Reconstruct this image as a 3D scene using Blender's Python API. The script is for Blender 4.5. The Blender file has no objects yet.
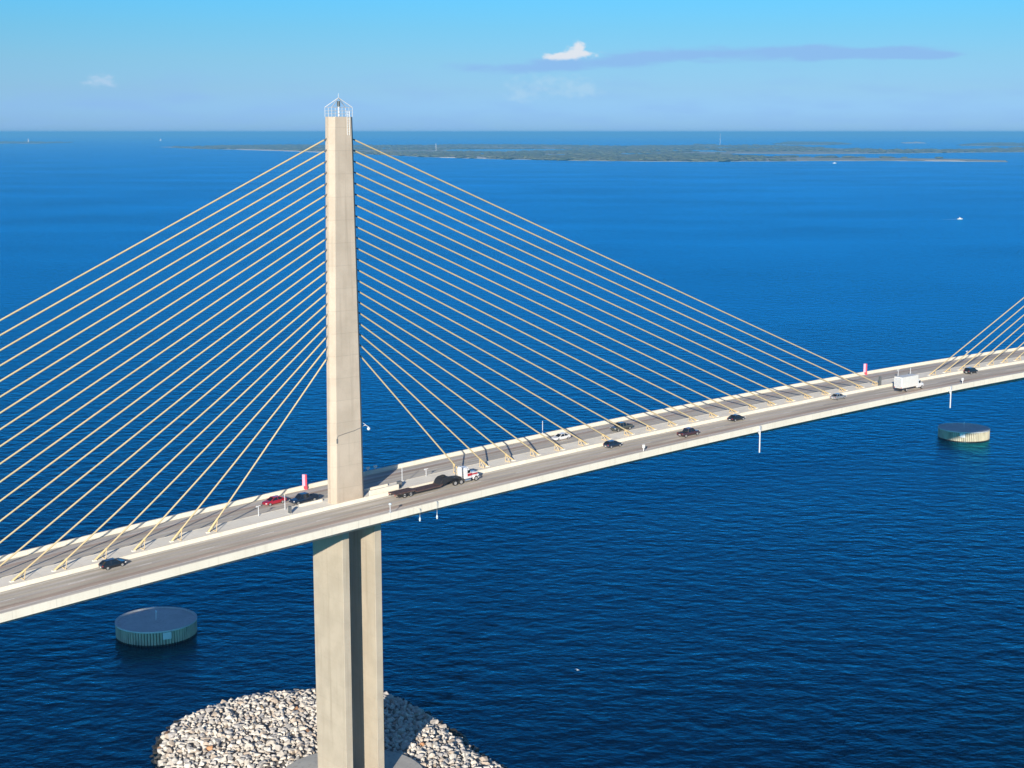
import bpy, bmesh, math, random
from mathutils import Vector, Matrix
R = math.radians
rng = random.Random(7)
sc = bpy.context.scene
col = sc.collection

# ------------------------------------------------------------------ camera
CAM_H = 132.5
FPX = 1500.0
PITCH = math.atan(252.0 / FPX)
cam_d = bpy.data.cameras.new('camera')
cam = bpy.data.objects.new('camera', cam_d)
col.objects.link(cam)
cam_d.sensor_width = 36.0
cam_d.lens = FPX / 1024.0 * 36.0
cam_d.clip_start = 1.0
cam_d.clip_end = 600000.0
cam.location = (0, 0, CAM_H)
cam.rotation_euler = (math.pi / 2 - PITCH, 0, 0)
sc.camera = cam

# ------------------------------------------------------------------ light
SUN_EL = R(15.8)
PHI = 0.70049                                   # azimuth of the bridge axis
T = Vector((math.cos(PHI), math.sin(PHI), 0))   # along the bridge, away from us
N = Vector((math.sin(PHI), -math.cos(PHI), 0))  # across it, towards us
sun_h = (T * 0.785 - N * 0.62).normalized()     # where the shadows run
sun_dir = (sun_h * math.cos(SUN_EL) + Vector((0, 0, -math.sin(SUN_EL)))).normalized()
sl = bpy.data.lights.new('sun', 'SUN')
sl.energy = 5.0
sl.angle = R(0.5)
sl.color = (1.0, 0.90, 0.76)
so = bpy.data.objects.new('sun', sl)
col.objects.link(so)
so.rotation_euler = sun_dir.to_track_quat('-Z', 'Y').to_euler()
so.location = (-80, -300, 400)

sc.view_settings.view_transform = 'Standard'
sc.view_settings.look = 'None'
sc.view_settings.exposure = 0.42
sc.view_settings.gamma = 1.0
sc.view_settings.use_curve_mapping = False
sc.render.engine = 'CYCLES'
sc.cycles.max_bounces = 6
sc.cycles.volume_bounces = 0
sc.cycles.use_denoising = True

# ------------------------------------------------------------------ sky
SKY_STRENGTH = 0.10
world = bpy.data.worlds.new('World')
sc.world = world
world.use_nodes = True
wn, wl = world.node_tree.nodes, world.node_tree.links
wn.clear()


def nmath(nodes, links, op, a, b=None, clamp=False):
    n = nodes.new('ShaderNodeMath')
    n.operation = op
    n.use_clamp = clamp
    for i, v in enumerate((a, b)):
        if v is None:
            continue
        if isinstance(v, (int, float)):
            n.inputs[i].default_value = v
        else:
            links.new(v, n.inputs[i])
    return n.outputs[0]


def wm(op, a, b=None, clamp=False):
    return nmath(wn, wl, op, a, b, clamp)


wout = wn.new('ShaderNodeOutputWorld')
wbg = wn.new('ShaderNodeBackground')
wbg.inputs['Strength'].default_value = SKY_STRENGTH
wl.new(wbg.outputs[0], wout.inputs[0])
sky = wn.new('ShaderNodeTexSky')
sky.sky_type = 'NISHITA'
sky.sun_disc = False
sky.sun_elevation = SUN_EL
sky.sun_rotation = math.atan2(-sun_h.x, -sun_h.y)
sky.altitude = 100
sky.air_density = 1.0
sky.dust_density = 0.2
sky.ozone_density = 3.0
tc = wn.new('ShaderNodeTexCoord')
sep = wn.new('ShaderNodeSeparateXYZ')
wl.new(tc.outputs['Generated'], sep.inputs[0])
DX, DY, DZ = sep.outputs
AZ = wm('MULTIPLY', wm('ARCTAN2', DX, DY), 57.29578)         # degrees east of north
EL = wm('MULTIPLY', wm('ARCSINE', DZ), 57.29578)             # degrees above the horizon
comb = wn.new('ShaderNodeCombineXYZ')
wl.new(AZ, comb.inputs[0])
wl.new(EL, comb.inputs[1])


def wnoise(scale, sx=1.0, sy=1.0, detail=4.0):
    mp = wn.new('ShaderNodeMapping')
    mp.inputs['Scale'].default_value = (sx, sy, 1)
    wl.new(comb.outputs[0], mp.inputs[0])
    nz = wn.new('ShaderNodeTexNoise')
    nz.inputs['Scale'].default_value = scale
    nz.inputs['Detail'].default_value = detail
    wl.new(mp.outputs[0], nz.inputs['Vector'])
    return nz.outputs[0]


def blob(a0, e0, ra, re):
    x = wm('DIVIDE', wm('SUBTRACT', AZ, a0), ra)
    y = wm('DIVIDE', wm('SUBTRACT', EL, e0), re)
    d = wm('ADD', wm('MULTIPLY', x, x), wm('MULTIPLY', y, y))
    return wm('EXPONENT', wm('MULTIPLY', d, -1.0))


def smooth(v, lo, hi):
    m = wn.new('ShaderNodeMapRange')
    m.interpolation_type = 'SMOOTHSTEP'
    wl.new(v, m.inputs[0])
    m.inputs[1].default_value = lo
    m.inputs[2].default_value = hi
    return m.outputs[0]


def total(items):
    s = items[0]
    for i in items[1:]:
        s = wm('ADD', s, i)
    return s


def wmix(fac, c1, c2, mode='MIX'):
    m = wn.new('ShaderNodeMix')
    m.data_type = 'RGBA'
    m.blend_type = mode
    if isinstance(fac, (int, float)):
        m.inputs[0].default_value = fac
    else:
        wl.new(fac, m.inputs[0])
    for i, c in ((6, c1), (7, c2)):
        if isinstance(c, tuple):
            m.inputs[i].default_value = (*c, 1)
        else:
            wl.new(c, m.inputs[i])
    return m.outputs[2]


def lum(r, g, b):
    return (r / SKY_STRENGTH, g / SKY_STRENGTH, b / SKY_STRENGTH)


# grade of the clear sky by elevation (the photograph's sky stays blue to the horizon)
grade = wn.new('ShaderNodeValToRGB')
GR = [(0.0, (0.286, 0.548, 1.253)), (0.27, (0.286, 0.548, 1.253)), (0.83, (0.299, 0.557, 1.238)), (1.58, (0.313, 0.541, 1.027)), (2.69, (0.311, 0.561, 0.914)), (3.8, (0.275, 0.593, 0.898)), (4.7, (0.242, 0.632, 0.947)), (8.0, (0.22, 0.80, 1.28)), (14.0, (0.2, 0.90, 1.44)), (20.0, (0.3, 0.74, 1.16)), (27.0, (0.4, 0.44, 0.62)), (40.0, (0.46, 0.44, 0.56))]  # stops above the view are shaped for water reflection and shade colour
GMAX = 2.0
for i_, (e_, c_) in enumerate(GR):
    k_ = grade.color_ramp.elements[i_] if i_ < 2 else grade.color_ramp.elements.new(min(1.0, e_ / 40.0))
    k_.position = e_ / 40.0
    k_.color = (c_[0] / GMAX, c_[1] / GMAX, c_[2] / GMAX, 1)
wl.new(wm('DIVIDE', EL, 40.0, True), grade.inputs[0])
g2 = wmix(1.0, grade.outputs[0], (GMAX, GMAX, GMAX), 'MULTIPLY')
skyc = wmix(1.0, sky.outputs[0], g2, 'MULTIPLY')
fine = wnoise(2.6, 1, 1.5, 9)
mid = wnoise(1.0, 0.5, 2.2, 8)
md = wm('SUBTRACT', mid, 0.5)
broad = wnoise(0.35, 1, 5.0, 5)
fd = wm('SUBTRACT', fine, 0.5)
bd = wm('SUBTRACT', broad, 0.5)
def ragged(base, n_, k, lo, hi):
    return smooth(wm('ADD', base, wm('MULTIPLY', wm('MULTIPLY', n_, k), wm('MULTIPLY', base, 2.2, True))), lo, hi)


# thin lavender layers low over the horizon
low = wm('MULTIPLY', smooth(wm('ADD', broad, wm('MULTIPLY', EL, -0.05)), 0.36, 0.62), wm('MULTIPLY', blob(0, 0.6, 60, 1.6), 0.35))
skyc = wmix(low, skyc, lum(0.205, 0.37, 0.65))
# long grey-blue streak of cloud
streak = total([blob(0.6, 2.38, 2.9, 0.22), blob(4.5, 2.66, 2.8, 0.22), blob(8.6, 2.92, 3.6, 0.22), blob(12.8, 2.80, 3.0, 0.26), blob(15.0, 2.72, 1.6, 0.12)])
streak = ragged(streak, md, 2.2, 0.12, 1.0)
skyc = wmix(wm('MULTIPLY', streak, 0.9), skyc, lum(0.20, 0.375, 0.64))
# faint pale patch below it, and a small far cloud on the left
patch = total([blob(1.5, 1.75, 1.9, 0.5), blob(0.25, 1.3, 0.5, 0.28), blob(2.75, 1.5, 0.55, 0.25)])
patch = ragged(patch, fd, 2.6, 0.3, 1.6)
skyc = wmix(wm('MULTIPLY', patch, 0.45), skyc, lum(0.36, 0.52, 0.66))
lft = ragged(blob(-15.1, 1.82, 0.75, 0.3), fd, 2.4, 0.3, 1.3)
skyc = wmix(wm('MULTIPLY', lft, 0.6), skyc, lum(0.40, 0.51, 0.66))
shl = ragged(blob(-14.3, 1.2, 4.5, 0.6), bd, 1.2, 0.25, 1.2)
skyc = wmix(wm('MULTIPLY', shl, 0.3), skyc, lum(0.20, 0.36, 0.64))
# small bright cumulus
cum = total([blob(2.45, 3.05, 0.30, 0.33), blob(2.5, 2.86, 0.75, 0.2), blob(1.55, 2.75, 0.6, 0.16), blob(1.9, 2.82, 0.3, 0.14)])
cum = ragged(cum, fd, 3.2, 0.25, 1.4)
cum = wm('MULTIPLY', cum, smooth(EL, 2.55, 2.75))
skyc = wmix(wm('MULTIPLY', cum, 0.85), skyc, lum(0.62, 0.62, 0.65))
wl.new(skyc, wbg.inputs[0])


# ------------------------------------------------------------------ helpers
def ray(u, v):
    x, up = u - 512.0, 384.0 - v
    c, s = math.cos(PITCH), math.sin(PITCH)
    return Vector((x, FPX * c + up * s, -FPX * s + up * c))


def ground(u, v, z=0.0):
    r = ray(u, v)
    k = (z - CAM_H) / r.z
    p = r * k
    p.z = z
    return p


BASE = Vector((-32.405, 285.034, 0))            # middle of the main pier


def zr(s):                                      # height of the road crown
    def f(x):
        return CAM_H - 71.0 + 0.0436 * x - 0.000109143 * x * x
    if s < -75:
        return f(-75) + 0.056 * (s + 75)
    if s > 458:
        return f(458) + (0.0436 - 2 * 0.000109143 * 458) * (s - 458)
    return f(s)


def road_z(s, l):
    return zr(s) - 0.025 * max(0.0, abs(l) - 3.0)


def W(s, l, z):                                 # bridge coordinates to world; l > 0 is the far side
    return BASE + T * s - N * l + Vector((0, 0, z))


def tag(o, label=None, cat=None, group=None, kind=None):
    if label:
        o['label'] = label
    if cat:
        o['category'] = cat
    if group:
        o['group'] = group
    if kind:
        o['kind'] = kind
    return o


def empty(name, loc=(0, 0, 0), rot=(0, 0, 0)):
    o = bpy.data.objects.new(name, None)
    o.empty_display_size = 1
    o.location = loc
    o.rotation_euler = rot
    col.objects.link(o)
    return o


def copy_tree(o, parent=None):
    c = o.copy()
    col.objects.link(c)
    c.parent = parent
    for ch in list(o.children):
        copy_tree(ch, c)
    return c


class MB:
    """collects shapes for one mesh"""

    def __init__(self):
        self.v, self.f, self.m, self.s = [], [], [], []
        self.mi = 0
        self.sm = False

    def add(self, vs, fs):
        b = len(self.v)
        self.v += [tuple(p) for p in vs]
        for f in fs:
            self.f.append(tuple(b + i for i in f))
            self.m.append(self.mi)
            self.s.append(self.sm)
        return self

    def box(self, x0, x1, y0, y1, z0, z1):
        vs = [(x0, y0, z0), (x1, y0, z0), (x1, y1, z0), (x0, y1, z0), (x0, y0, z1), (x1, y0, z1), (x1, y1, z1), (x0, y1, z1)]
        return self.add(vs, [(3, 2, 1, 0), (4, 5, 6, 7), (0, 1, 5, 4), (1, 2, 6, 5), (2, 3, 7, 6), (3, 0, 4, 7)])

    def loft(self, rings, caps=True, closed=False):
        n = len(rings[0])
        vs = [p for r in rings for p in r]
        fs = []
        m = len(rings)
        for i in range(m if closed else m - 1):
            a, b = i * n, ((i + 1) % m) * n
            for j in range(n):
                k = (j + 1) % n
                fs.append((a + j, a + k, b + k, b + j))
        if caps and not closed:
            fs.append(tuple(range(n - 1, -1, -1)))
            fs.append(tuple((m - 1) * n + j for j in range(n)))
        return self.add(vs, fs)

    def bar(self, p, q, w, h=None):
        p, q = Vector(p), Vector(q)
        h = h or w
        d = (q - p).normalized()
        a = d.cross(Vector((0, 0, 1)))
        if a.length < 1e-3:
            a = Vector((1, 0, 0))
        a.normalize()
        b = a.cross(d).normalized()
        rings = []
        for c in (p, q):
            rings.append([c + a * (w / 2) * i + b * (h / 2) * j for i, j in ((-1, -1), (1, -1), (1, 1), (-1, 1))])
        return self.loft(rings)

    def tube(self, pts, r, n=8):
        pts = [Vector(p) for p in pts]
        rs = r if isinstance(r, (list, tuple)) else [r] * len(pts)
        rings = []
        for i, p in enumerate(pts):
            d = (pts[min(i + 1, len(pts) - 1)] - pts[max(i - 1, 0)]).normalized()
            a = d.cross(Vector((0, 0, 1)))
            if a.length < 1e-3:
                a = Vector((1, 0, 0))
            a.normalize()
            b = a.cross(d).normalized()
            rings.append([p + (a * math.cos(t) + b * math.sin(t)) * rs[i] for t in (2 * math.pi * k / n for k in range(n))])
        return self.loft(rings, caps=not self.sm)

    def cyl(self, c, r, h, n=16, axis='z', r2=None):
        r2 = r if r2 is None else r2
        rings = []
        for rr, e in ((r, -h / 2), (r2, h / 2)):
            ring = []
            for k in range(n):
                t = 2 * math.pi * k / n
                a, b = rr * math.cos(t), rr * math.sin(t)
                ring.append({'z': (c[0] + a, c[1] + b, c[2] + e), 'y': (c[0] + b, c[1] + e, c[2] + a), 'x': (c[0] + e, c[1] + a, c[2] + b)}[axis])
            rings.append(ring)
        return self.loft(rings)

    def ico(self, c, r, sub=1, sq=(1, 1, 1), jit=0.0, rg=rng):
        bm = bmesh.new()
        bmesh.ops.create_icosphere(bm, subdivisions=sub, radius=1)
        vs = []
        for v in bm.verts:
            k = 1 + rg.uniform(-jit, jit)
            vs.append((c[0] + v.co.x * r * sq[0] * k, c[1] + v.co.y * r * sq[1] * k, c[2] + v.co.z * r * sq[2] * k))
        fs = [[v.index for v in f.verts] for f in bm.faces]
        bm.free()
        return self.add(vs, fs)

    def mesh(self, name, mats, bevel=0.0, fix=True):
        me = bpy.data.meshes.new(name)
        me.from_pydata(self.v, [], self.f)
        mats = mats if isinstance(mats, (list, tuple)) else [mats]
        for m in mats:
            me.materials.append(m)
        me.polygons.foreach_set('material_index', self.m)
        me.polygons.foreach_set('use_smooth', self.s)
        if fix:
            bm = bmesh.new()
            bm.from_mesh(me)
            bmesh.ops.recalc_face_normals(bm, faces=bm.faces)
            if bevel > 0:
                ed = [e for e in bm.edges if e.is_manifold and e.calc_face_angle(0) > 0.5]
                bmesh.ops.bevel(bm, geom=ed, offset=bevel, segments=2, profile=0.5, affect='EDGES', clamp_overlap=True)
            bm.to_mesh(me)
            bm.free()
        me.update()
        return me

    def build(self, name, mats, parent=None, bevel=0.0, fix=True):
        o = bpy.data.objects.new(name, self.mesh(name, mats, bevel, fix))
        col.objects.link(o)
        if parent is not None:
            o.parent = parent
        return o


# ------------------------------------------------------------------ materials
def mat(name, color, rough=0.7, metal=0.0, spec=0.5, var=0.0, scale=1.0, bump=0.0, coat=0.0, col2=None, stretch=(1, 1, 1)):
    m = bpy.data.materials.new(name)
    m.use_nodes = True
    nt = m.node_tree
    b = nt.nodes['Principled BSDF']
    b.inputs['Roughness'].default_value = rough
    b.inputs['Metallic'].default_value = metal
    b.inputs['Specular IOR Level'].default_value = spec
    b.inputs['Coat Weight'].default_value = coat
    b.inputs['Base Color'].default_value = (*color, 1)
    if var > 0 or col2:
        t = nt.nodes.new('ShaderNodeTexCoord')
        mp = nt.nodes.new('ShaderNodeMapping')
        mp.inputs['Scale'].default_value = stretch
        nt.links.new(t.outputs['Object'], mp.inputs[0])
        nz = nt.nodes.new('ShaderNodeTexNoise')
        nz.inputs['Scale'].default_value = scale
        nz.inputs['Detail'].default_value = 6
        nt.links.new(mp.outputs[0], nz.inputs['Vector'])
        rp = nt.nodes.new('ShaderNodeValToRGB')
        c2 = col2 or tuple(min(1, c * (1 + var)) for c in color)
        c1 = color if col2 else tuple(c * (1 - var) for c in color)
        rp.color_ramp.elements[0].position = 0.32
        rp.color_ramp.elements[1].position = 0.68
        rp.color_ramp.elements[0].color = (*c1, 1)
        rp.color_ramp.elements[1].color = (*c2, 1)
        nt.links.new(nz.outputs[0], rp.inputs[0])
        nt.links.new(rp.outputs[0], b.inputs['Base Color'])
        if bump > 0:
            bp = nt.nodes.new('ShaderNodeBump')
            bp.inputs['Strength'].default_value = bump
            bp.inputs['Distance'].default_value = 0.1
            nt.links.new(nz.outputs[0], bp.inputs['Height'])
            nt.links.new(bp.outputs[0], b.inputs['Normal'])
    return m


def concrete(name, c1, c2, stain, joint_axis=None, joint_step=4.0, joint_dark=0.8, streak=(1.2, 1.2, 0.06)):
    """mottled concrete with rain streaks and, if wanted, casting joints"""
    m = bpy.data.materials.new(name)
    m.use_nodes = True
    nt = m.node_tree
    N_, L_ = nt.nodes, nt.links
    b = N_['Principled BSDF']
    b.inputs['Roughness'].default_value = 0.85
    b.inputs['Specular IOR Level'].default_value = 0.25
    t = N_.new('ShaderNodeTexCoord')

    def noise(sc_, stretch, det=5):
        mp = N_.new('ShaderNodeMapping')
        mp.inputs['Scale'].default_value = stretch
        L_.new(t.outputs['Object'], mp.inputs[0])
        nz = N_.new('ShaderNodeTexNoise')
        nz.inputs['Scale'].default_value = sc_
        nz.inputs['Detail'].default_value = det
        L_.new(mp.outputs[0], nz.inputs['Vector'])
        return nz.outputs[0]

    def ramp(v, lo, hi):
        r = N_.new('ShaderNodeMapRange')
        r.interpolation_type = 'SMOOTHSTEP'
        L_.new(v, r.inputs[0])
        r.inputs[1].default_value = lo
        r.inputs[2].default_value = hi
        return r.outputs[0]

    def mix(f, a, c):
        x = N_.new('ShaderNodeMix')
        x.data_type = 'RGBA'
        if isinstance(f, float):
            x.inputs[0].default_value = f
        else:
            L_.new(f, x.inputs[0])
        for i, q in ((6, a), (7, c)):
            if isinstance(q, tuple):
                x.inputs[i].default_value = (*q, 1)
            else:
                L_.new(q, x.inputs[i])
        return x.outputs[2]

    base = mix(ramp(noise(0.22, (1, 1, 1)), 0.35, 0.65), c1, c2)
    base = mix(nmath(N_, L_, 'MULTIPLY', ramp(noise(1.0, streak), 0.5, 0.78), 0.7), base, stain)
    base = mix(nmath(N_, L_, 'MULTIPLY', ramp(noise(3.0, (1, 1, 1)), 0.5, 0.75), 0.2), base, stain)
    if joint_axis is not None:
        sp = N_.new('ShaderNodeSeparateXYZ')
        L_.new(t.outputs['Object'], sp.inputs[0])
        q = nmath(N_, L_, 'DIVIDE', sp.outputs[joint_axis], joint_step)
        fr = nmath(N_, L_, 'FRACT', q)
        line = nmath(N_, L_, 'LESS_THAN', fr, 0.12 / joint_step)
        base = mix(nmath(N_, L_, 'MULTIPLY', line, 1 - joint_dark), base, tuple(c * 0.4 for c in c1))
        # each lift was cast from its own batch: slightly different tone
        fl = nmath(N_, L_, 'FLOOR', q)
        wnz = N_.new('ShaderNodeTexWhiteNoise')
        wnz.noise_dimensions = '1D'
        L_.new(fl, wnz.inputs['W'])
        base = mix(nmath(N_, L_, 'MULTIPLY', wnz.outputs[0], 0.22), base, tuple(c * 0.78 for c in c2))
    L_.new(base, b.inputs['Base Color'])
    bp = N_.new('ShaderNodeBump')
    bp.inputs['Strength'].default_value = 0.25
    bp.inputs['Distance'].default_value = 0.05
    L_.new(noise(2.5, (1, 1, 1), 8), bp.inputs['Height'])
    L_.new(bp.outputs[0], b.inputs['Normal'])
    return m


M_PYLON = concrete('pylon_concrete', (0.47, 0.395, 0.31), (0.545, 0.46, 0.365), (0.37, 0.305, 0.235), 2, 4.3, 0.8)
M_PIER = concrete('pier_concrete', (0.43, 0.37, 0.285), (0.49, 0.425, 0.33), (0.345, 0.29, 0.215), 2, 4.3, 0.9)
M_PARAPET = concrete('parapet_concrete', (0.77, 0.72, 0.60), (0.81, 0.76, 0.64), (0.66, 0.60, 0.49), 0, 7.3, 0.75)
M_MEDIAN = concrete('median_concrete', (0.82, 0.785, 0.69), (0.87, 0.835, 0.74), (0.66, 0.62, 0.54), 0, 3.66, 0.8, (0.3, 1.5, 1))
M_GIRDER = concrete('girder_concrete', (0.60, 0.57, 0.51), (0.66, 0.63, 0.56), (0.46, 0.43, 0.38), 0, 3.66, 0.8)
M_CAP = concrete('footing_concrete', (0.50, 0.485, 0.44), (0.58, 0.565, 0.51), (0.36, 0.345, 0.315), None)
M_CABLE = mat('cable_paint', (0.60, 0.475, 0.265), 0.45, var=0.06, scale=0.4)
M_DAMPER = mat('damper_paint', (0.70, 0.53, 0.27), 0.5, var=0.1, scale=3)
M_STEEL = mat('weathered_steel', (0.16, 0.16, 0.16), 0.6, var=0.2, scale=4)
M_WHITE = mat('white_paint', (0.80, 0.80, 0.78), 0.45, var=0.06, scale=3)
M_GAUGE = mat('pale_grey_paint', (0.60, 0.62, 0.64), 0.5, var=0.06, scale=3)
M_GALV = mat('galvanised_steel', (0.62, 0.63, 0.63), 0.45, 0.3, var=0.1, scale=4)
M_DARK = mat('dark_cabinet_paint', (0.09, 0.10, 0.10), 0.5, var=0.2, scale=3)
M_RED = mat('red_marker_paint', (0.55, 0.03, 0.06), 0.45, var=0.1, scale=3)
M_PINK = mat('faded_marker_paint', (0.62, 0.34, 0.46), 0.5, var=0.06, scale=3)
M_LAMP = mat('lamp_glass', (0.62, 0.72, 0.80), 0.15)


def asphalt():
    m = bpy.data.materials.new('road_surface')
    m.use_nodes = True
    nt = m.node_tree
    N_, L_ = nt.nodes, nt.links
    b = N_['Principled BSDF']
    b.inputs['Roughness'].default_value = 0.85
    b.inputs['Specular IOR Level'].default_value = 0.3
    t = N_.new('ShaderNodeTexCoord')
    sp = N_.new('ShaderNodeSeparateXYZ')
    L_.new(t.outputs['Object'], sp.inputs[0])
    lat = nmath(N_, L_, 'ABSOLUTE', sp.outputs[1])

    def noise(sc_, stretch, det=6):
        mp = N_.new('ShaderNodeMapping')
        mp.inputs['Scale'].default_value = stretch
        L_.new(t.outputs['Object'], mp.inputs[0])
        nz = N_.new('ShaderNodeTexNoise')
        nz.inputs['Scale'].default_value = sc_
        nz.inputs['Detail'].default_value = det
        L_.new(mp.outputs[0], nz.inputs['Vector'])
        return nz.outputs[0]
    wob = nmath(N_, L_, 'MULTIPLY', nmath(N_, L_, 'SUBTRACT', noise(0.08, (1, 0.2, 1)), 0.5), 1.0)
    lw = nmath(N_, L_, 'ADD', lat, wob)
    cr = N_.new('ShaderNodeValToRGB')
    e = cr.color_ramp.elements
    stops = [(3.0, (0.560, 0.525, 0.468)), (4.0, (0.560, 0.525, 0.456)), (4.6, (0.560, 0.499, 0.398)), (5.5, (0.560, 0.525, 0.480)), (6.5, (0.560, 0.510, 0.409)),
             (7.5, (0.560, 0.525, 0.480)), (8.3, (0.560, 0.474, 0.385)), (9.1, (0.560, 0.524, 0.431)), (10.0, (0.457, 0.364, 0.299)), (10.8, (0.560, 0.447, 0.362)), (11.6, (0.560, 0.525, 0.480)), (13.0, (0.560, 0.525, 0.480)), (14.2, (0.560, 0.525, 0.423))]
    for i, (p, c) in enumerate(stops):
        k = e[i] if i < 2 else e.new(p / 16)
        k.position = p / 16
        k.color = (*c, 1)
    L_.new(nmath(N_, L_, 'DIVIDE', lw, 16.0), cr.inputs[0])
    mx = N_.new('ShaderNodeMix')
    mx.data_type = 'RGBA'
    mx.blend_type = 'MULTIPLY'
    mx.inputs[0].default_value = 1.0
    g = N_.new('ShaderNodeMapRange')
    L_.new(noise(0.5, (0.12, 1.6, 1)), g.inputs[0])
    g.inputs[1].default_value = 0.3
    g.inputs[2].default_value = 0.7
    g.inputs[3].default_value = 0.78
    g.inputs[4].default_value = 1.18
    L_.new(cr.outputs[0], mx.inputs[6])
    L_.new(g.outputs[0], mx.inputs[7])
    mx2 = N_.new('ShaderNodeMix')
    mx2.data_type = 'RGBA'
    mx2.blend_type = 'MULTIPLY'
    mx2.inputs[0].default_value = 1.0
    g2 = N_.new('ShaderNodeMapRange')
    L_.new(noise(2.5, (1, 1, 1), 8), g2.inputs[0])
    g2.inputs[3].default_value = 0.85
    g2.inputs[4].default_value = 1.15
    L_.new(mx.outputs[2], mx2.inputs[6])
    L_.new(g2.outputs[0], mx2.inputs[7])
    L_.new(mx2.outputs[2], b.inputs['Base Color'])
    return m


M_ROAD = asphalt()
M_LINE = mat('lane_paint', (0.80, 0.78, 0.72), 0.7, var=0.2, scale=0.7)


# ------------------------------------------------------------------ water
def water():
    m = bpy.data.materials.new('sea_water')
    m.use_nodes = True
    nt = m.node_tree
    N_, L_ = nt.nodes, nt.links
    N_.remove(N_['Principled BSDF'])
    outn = N_['Material Output']
    dif = N_.new('ShaderNodeBsdfDiffuse')
    dif.inputs['Color'].default_value = (0.0001, 0.0055, 0.026, 1)
    glo = N_.new('ShaderNodeBsdfGlossy')
    glo.inputs['Color'].default_value = (0.05, 0.69, 1.0, 1)
    glo.inputs['Roughness'].default_value = 0.27
    fre = N_.new('ShaderNodeFresnel')
    fre.inputs['IOR'].default_value = 1.33
    mixs = N_.new('ShaderNodeMixShader')
    L_.new(fre.outputs[0], mixs.inputs[0])
    L_.new(dif.outputs[0], mixs.inputs[1])
    L_.new(glo.outputs[0], mixs.inputs[2])
    L_.new(mixs.outputs[0], outn.inputs['Surface'])
    t = N_.new('ShaderNodeTexCoord')

    def noise(sc_, stretch, rot=0.0, det=3, rough=0.5):
        mp = N_.new('ShaderNodeMapping')
        mp.inputs['Scale'].default_value = stretch
        mp.inputs['Rotation'].default_value = (0, 0, rot)
        L_.new(t.outputs['Object'], mp.inputs[0])
        nz = N_.new('ShaderNodeTexNoise')
        nz.inputs['Scale'].default_value = sc_
        nz.inputs['Detail'].default_value = det
        nz.inputs['Roughness'].default_value = rough
        L_.new(mp.outputs[0], nz.inputs['Vector'])
        return nz.outputs[0]
    gust = noise(0.004, (0.6, 1, 1), 0.3, 4)
    w0 = noise(0.13, (0.7, 1, 1), R(14), 1)
    w1 = noise(0.22, (0.72, 1, 1), R(10), 3)
    w2 = noise(0.45, (0.8, 1, 1), R(-12), 3)
    w3 = noise(1.3, (0.6, 1, 1), R(18), 3)
    h = nmath(N_, L_, 'ADD', nmath(N_, L_, 'ADD', nmath(N_, L_, 'MULTIPLY', w0, 1.3), nmath(N_, L_, 'MULTIPLY', w1, 1.9)), nmath(N_, L_, 'ADD', nmath(N_, L_, 'MULTIPLY', w2, 0.8), nmath(N_, L_, 'MULTIPLY', w3, 0.22)))
    gm = N_.new('ShaderNodeMapRange')
    L_.new(gust, gm.inputs[0])
    gm.inputs[1].default_value = 0.3
    gm.inputs[2].default_value = 0.7
    gm.inputs[3].default_value = 0.5
    gm.inputs[4].default_value = 1.3
    h = nmath(N_, L_, 'MULTIPLY', h, gm.outputs[0])
    bp = N_.new('ShaderNodeBump')
    bp.inputs['Strength'].default_value = 1.0
    bp.inputs['Distance'].default_value = 0.46
    L_.new(h, bp.inputs['Height'])
    for n_ in (dif, glo, fre):
        L_.new(bp.outputs[0], n_.inputs['Normal'])
    return m


M_WATER = water()
SEA_R = 150000.0
mb = MB()
rings = [0, 300, 900, 2500, 7000, 20000, 60000, SEA_R]
seg = 96
mb.v.append((0, 285, 0))
for r_ in rings[1:]:
    for k in range(seg):
        a_ = 2 * math.pi * k / seg
        mb.v.append((r_ * math.cos(a_), 285 + r_ * math.sin(a_), 0))
for k in range(seg):
    mb.f.append((0, 1 + k, 1 + (k + 1) % seg))
for i in range(len(rings) - 2):
    for k in range(seg):
        a_, b_ = 1 + i * seg + k, 1 + i * seg + (k + 1) % seg
        mb.f.append((a_, a_ + seg, b_ + seg, b_))
mb.m = [0] * len(mb.f)
mb.s = [False] * len(mb.f)
tag(mb.build('sea', M_WATER, fix=False), kind='structure')

# ------------------------------------------------------------------ air
HAZE_DENSITY = 6.0e-5
hz = bpy.data.materials.new('haze_air')
hz.use_nodes = True
hz.node_tree.nodes.clear()
ho = hz.node_tree.nodes.new('ShaderNodeOutputMaterial')
hv = hz.node_tree.nodes.new('ShaderNodeVolumePrincipled')
hv.inputs['Color'].default_value = (0.17, 0.58, 1.0, 1)
hv.inputs['Density'].default_value = HAZE_DENSITY
hv.inputs['Anisotropy'].default_value = 0.0
hz.node_tree.links.new(hv.outputs[0], ho.inputs['Volume'])
tag(MB().box(-170000, 170000, -170000, 170000, -1.0, 142.0).build('haze', hz), kind='stuff')

# ------------------------------------------------------------------ far islands
M_SAND = mat('beach_sand', (0.46, 0.42, 0.34), 0.9, col2=(0.16, 0.18, 0.10), scale=0.012, stretch=(1, 1, 1))
M_BEACH = mat('pale_beach_sand', (0.60, 0.55, 0.46), 0.9, var=0.1, scale=0.02)
M_SHALLOW = mat('lagoon_water', (0.02, 0.13, 0.30), 0.25, var=0.1, scale=0.004)
M_WOOD = mat('island_foliage', (0.065, 0.095, 0.04), 0.9, col2=(0.15, 0.155, 0.085), scale=0.006)


def poly_world(pts):
    return [ground(u, v, 0) for u, v in pts]


def inside(p, poly):
    x, y, c = p[0], p[1], False
    n = len(poly)
    for i in range(n):
        a, b = poly[i], poly[(i + 1) % n]
        if (a[1] > y) != (b[1] > y) and x < (b[0] - a[0]) * (y - a[1]) / (b[1] - a[1]) + a[0]:
            c = not c
    return c


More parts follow.
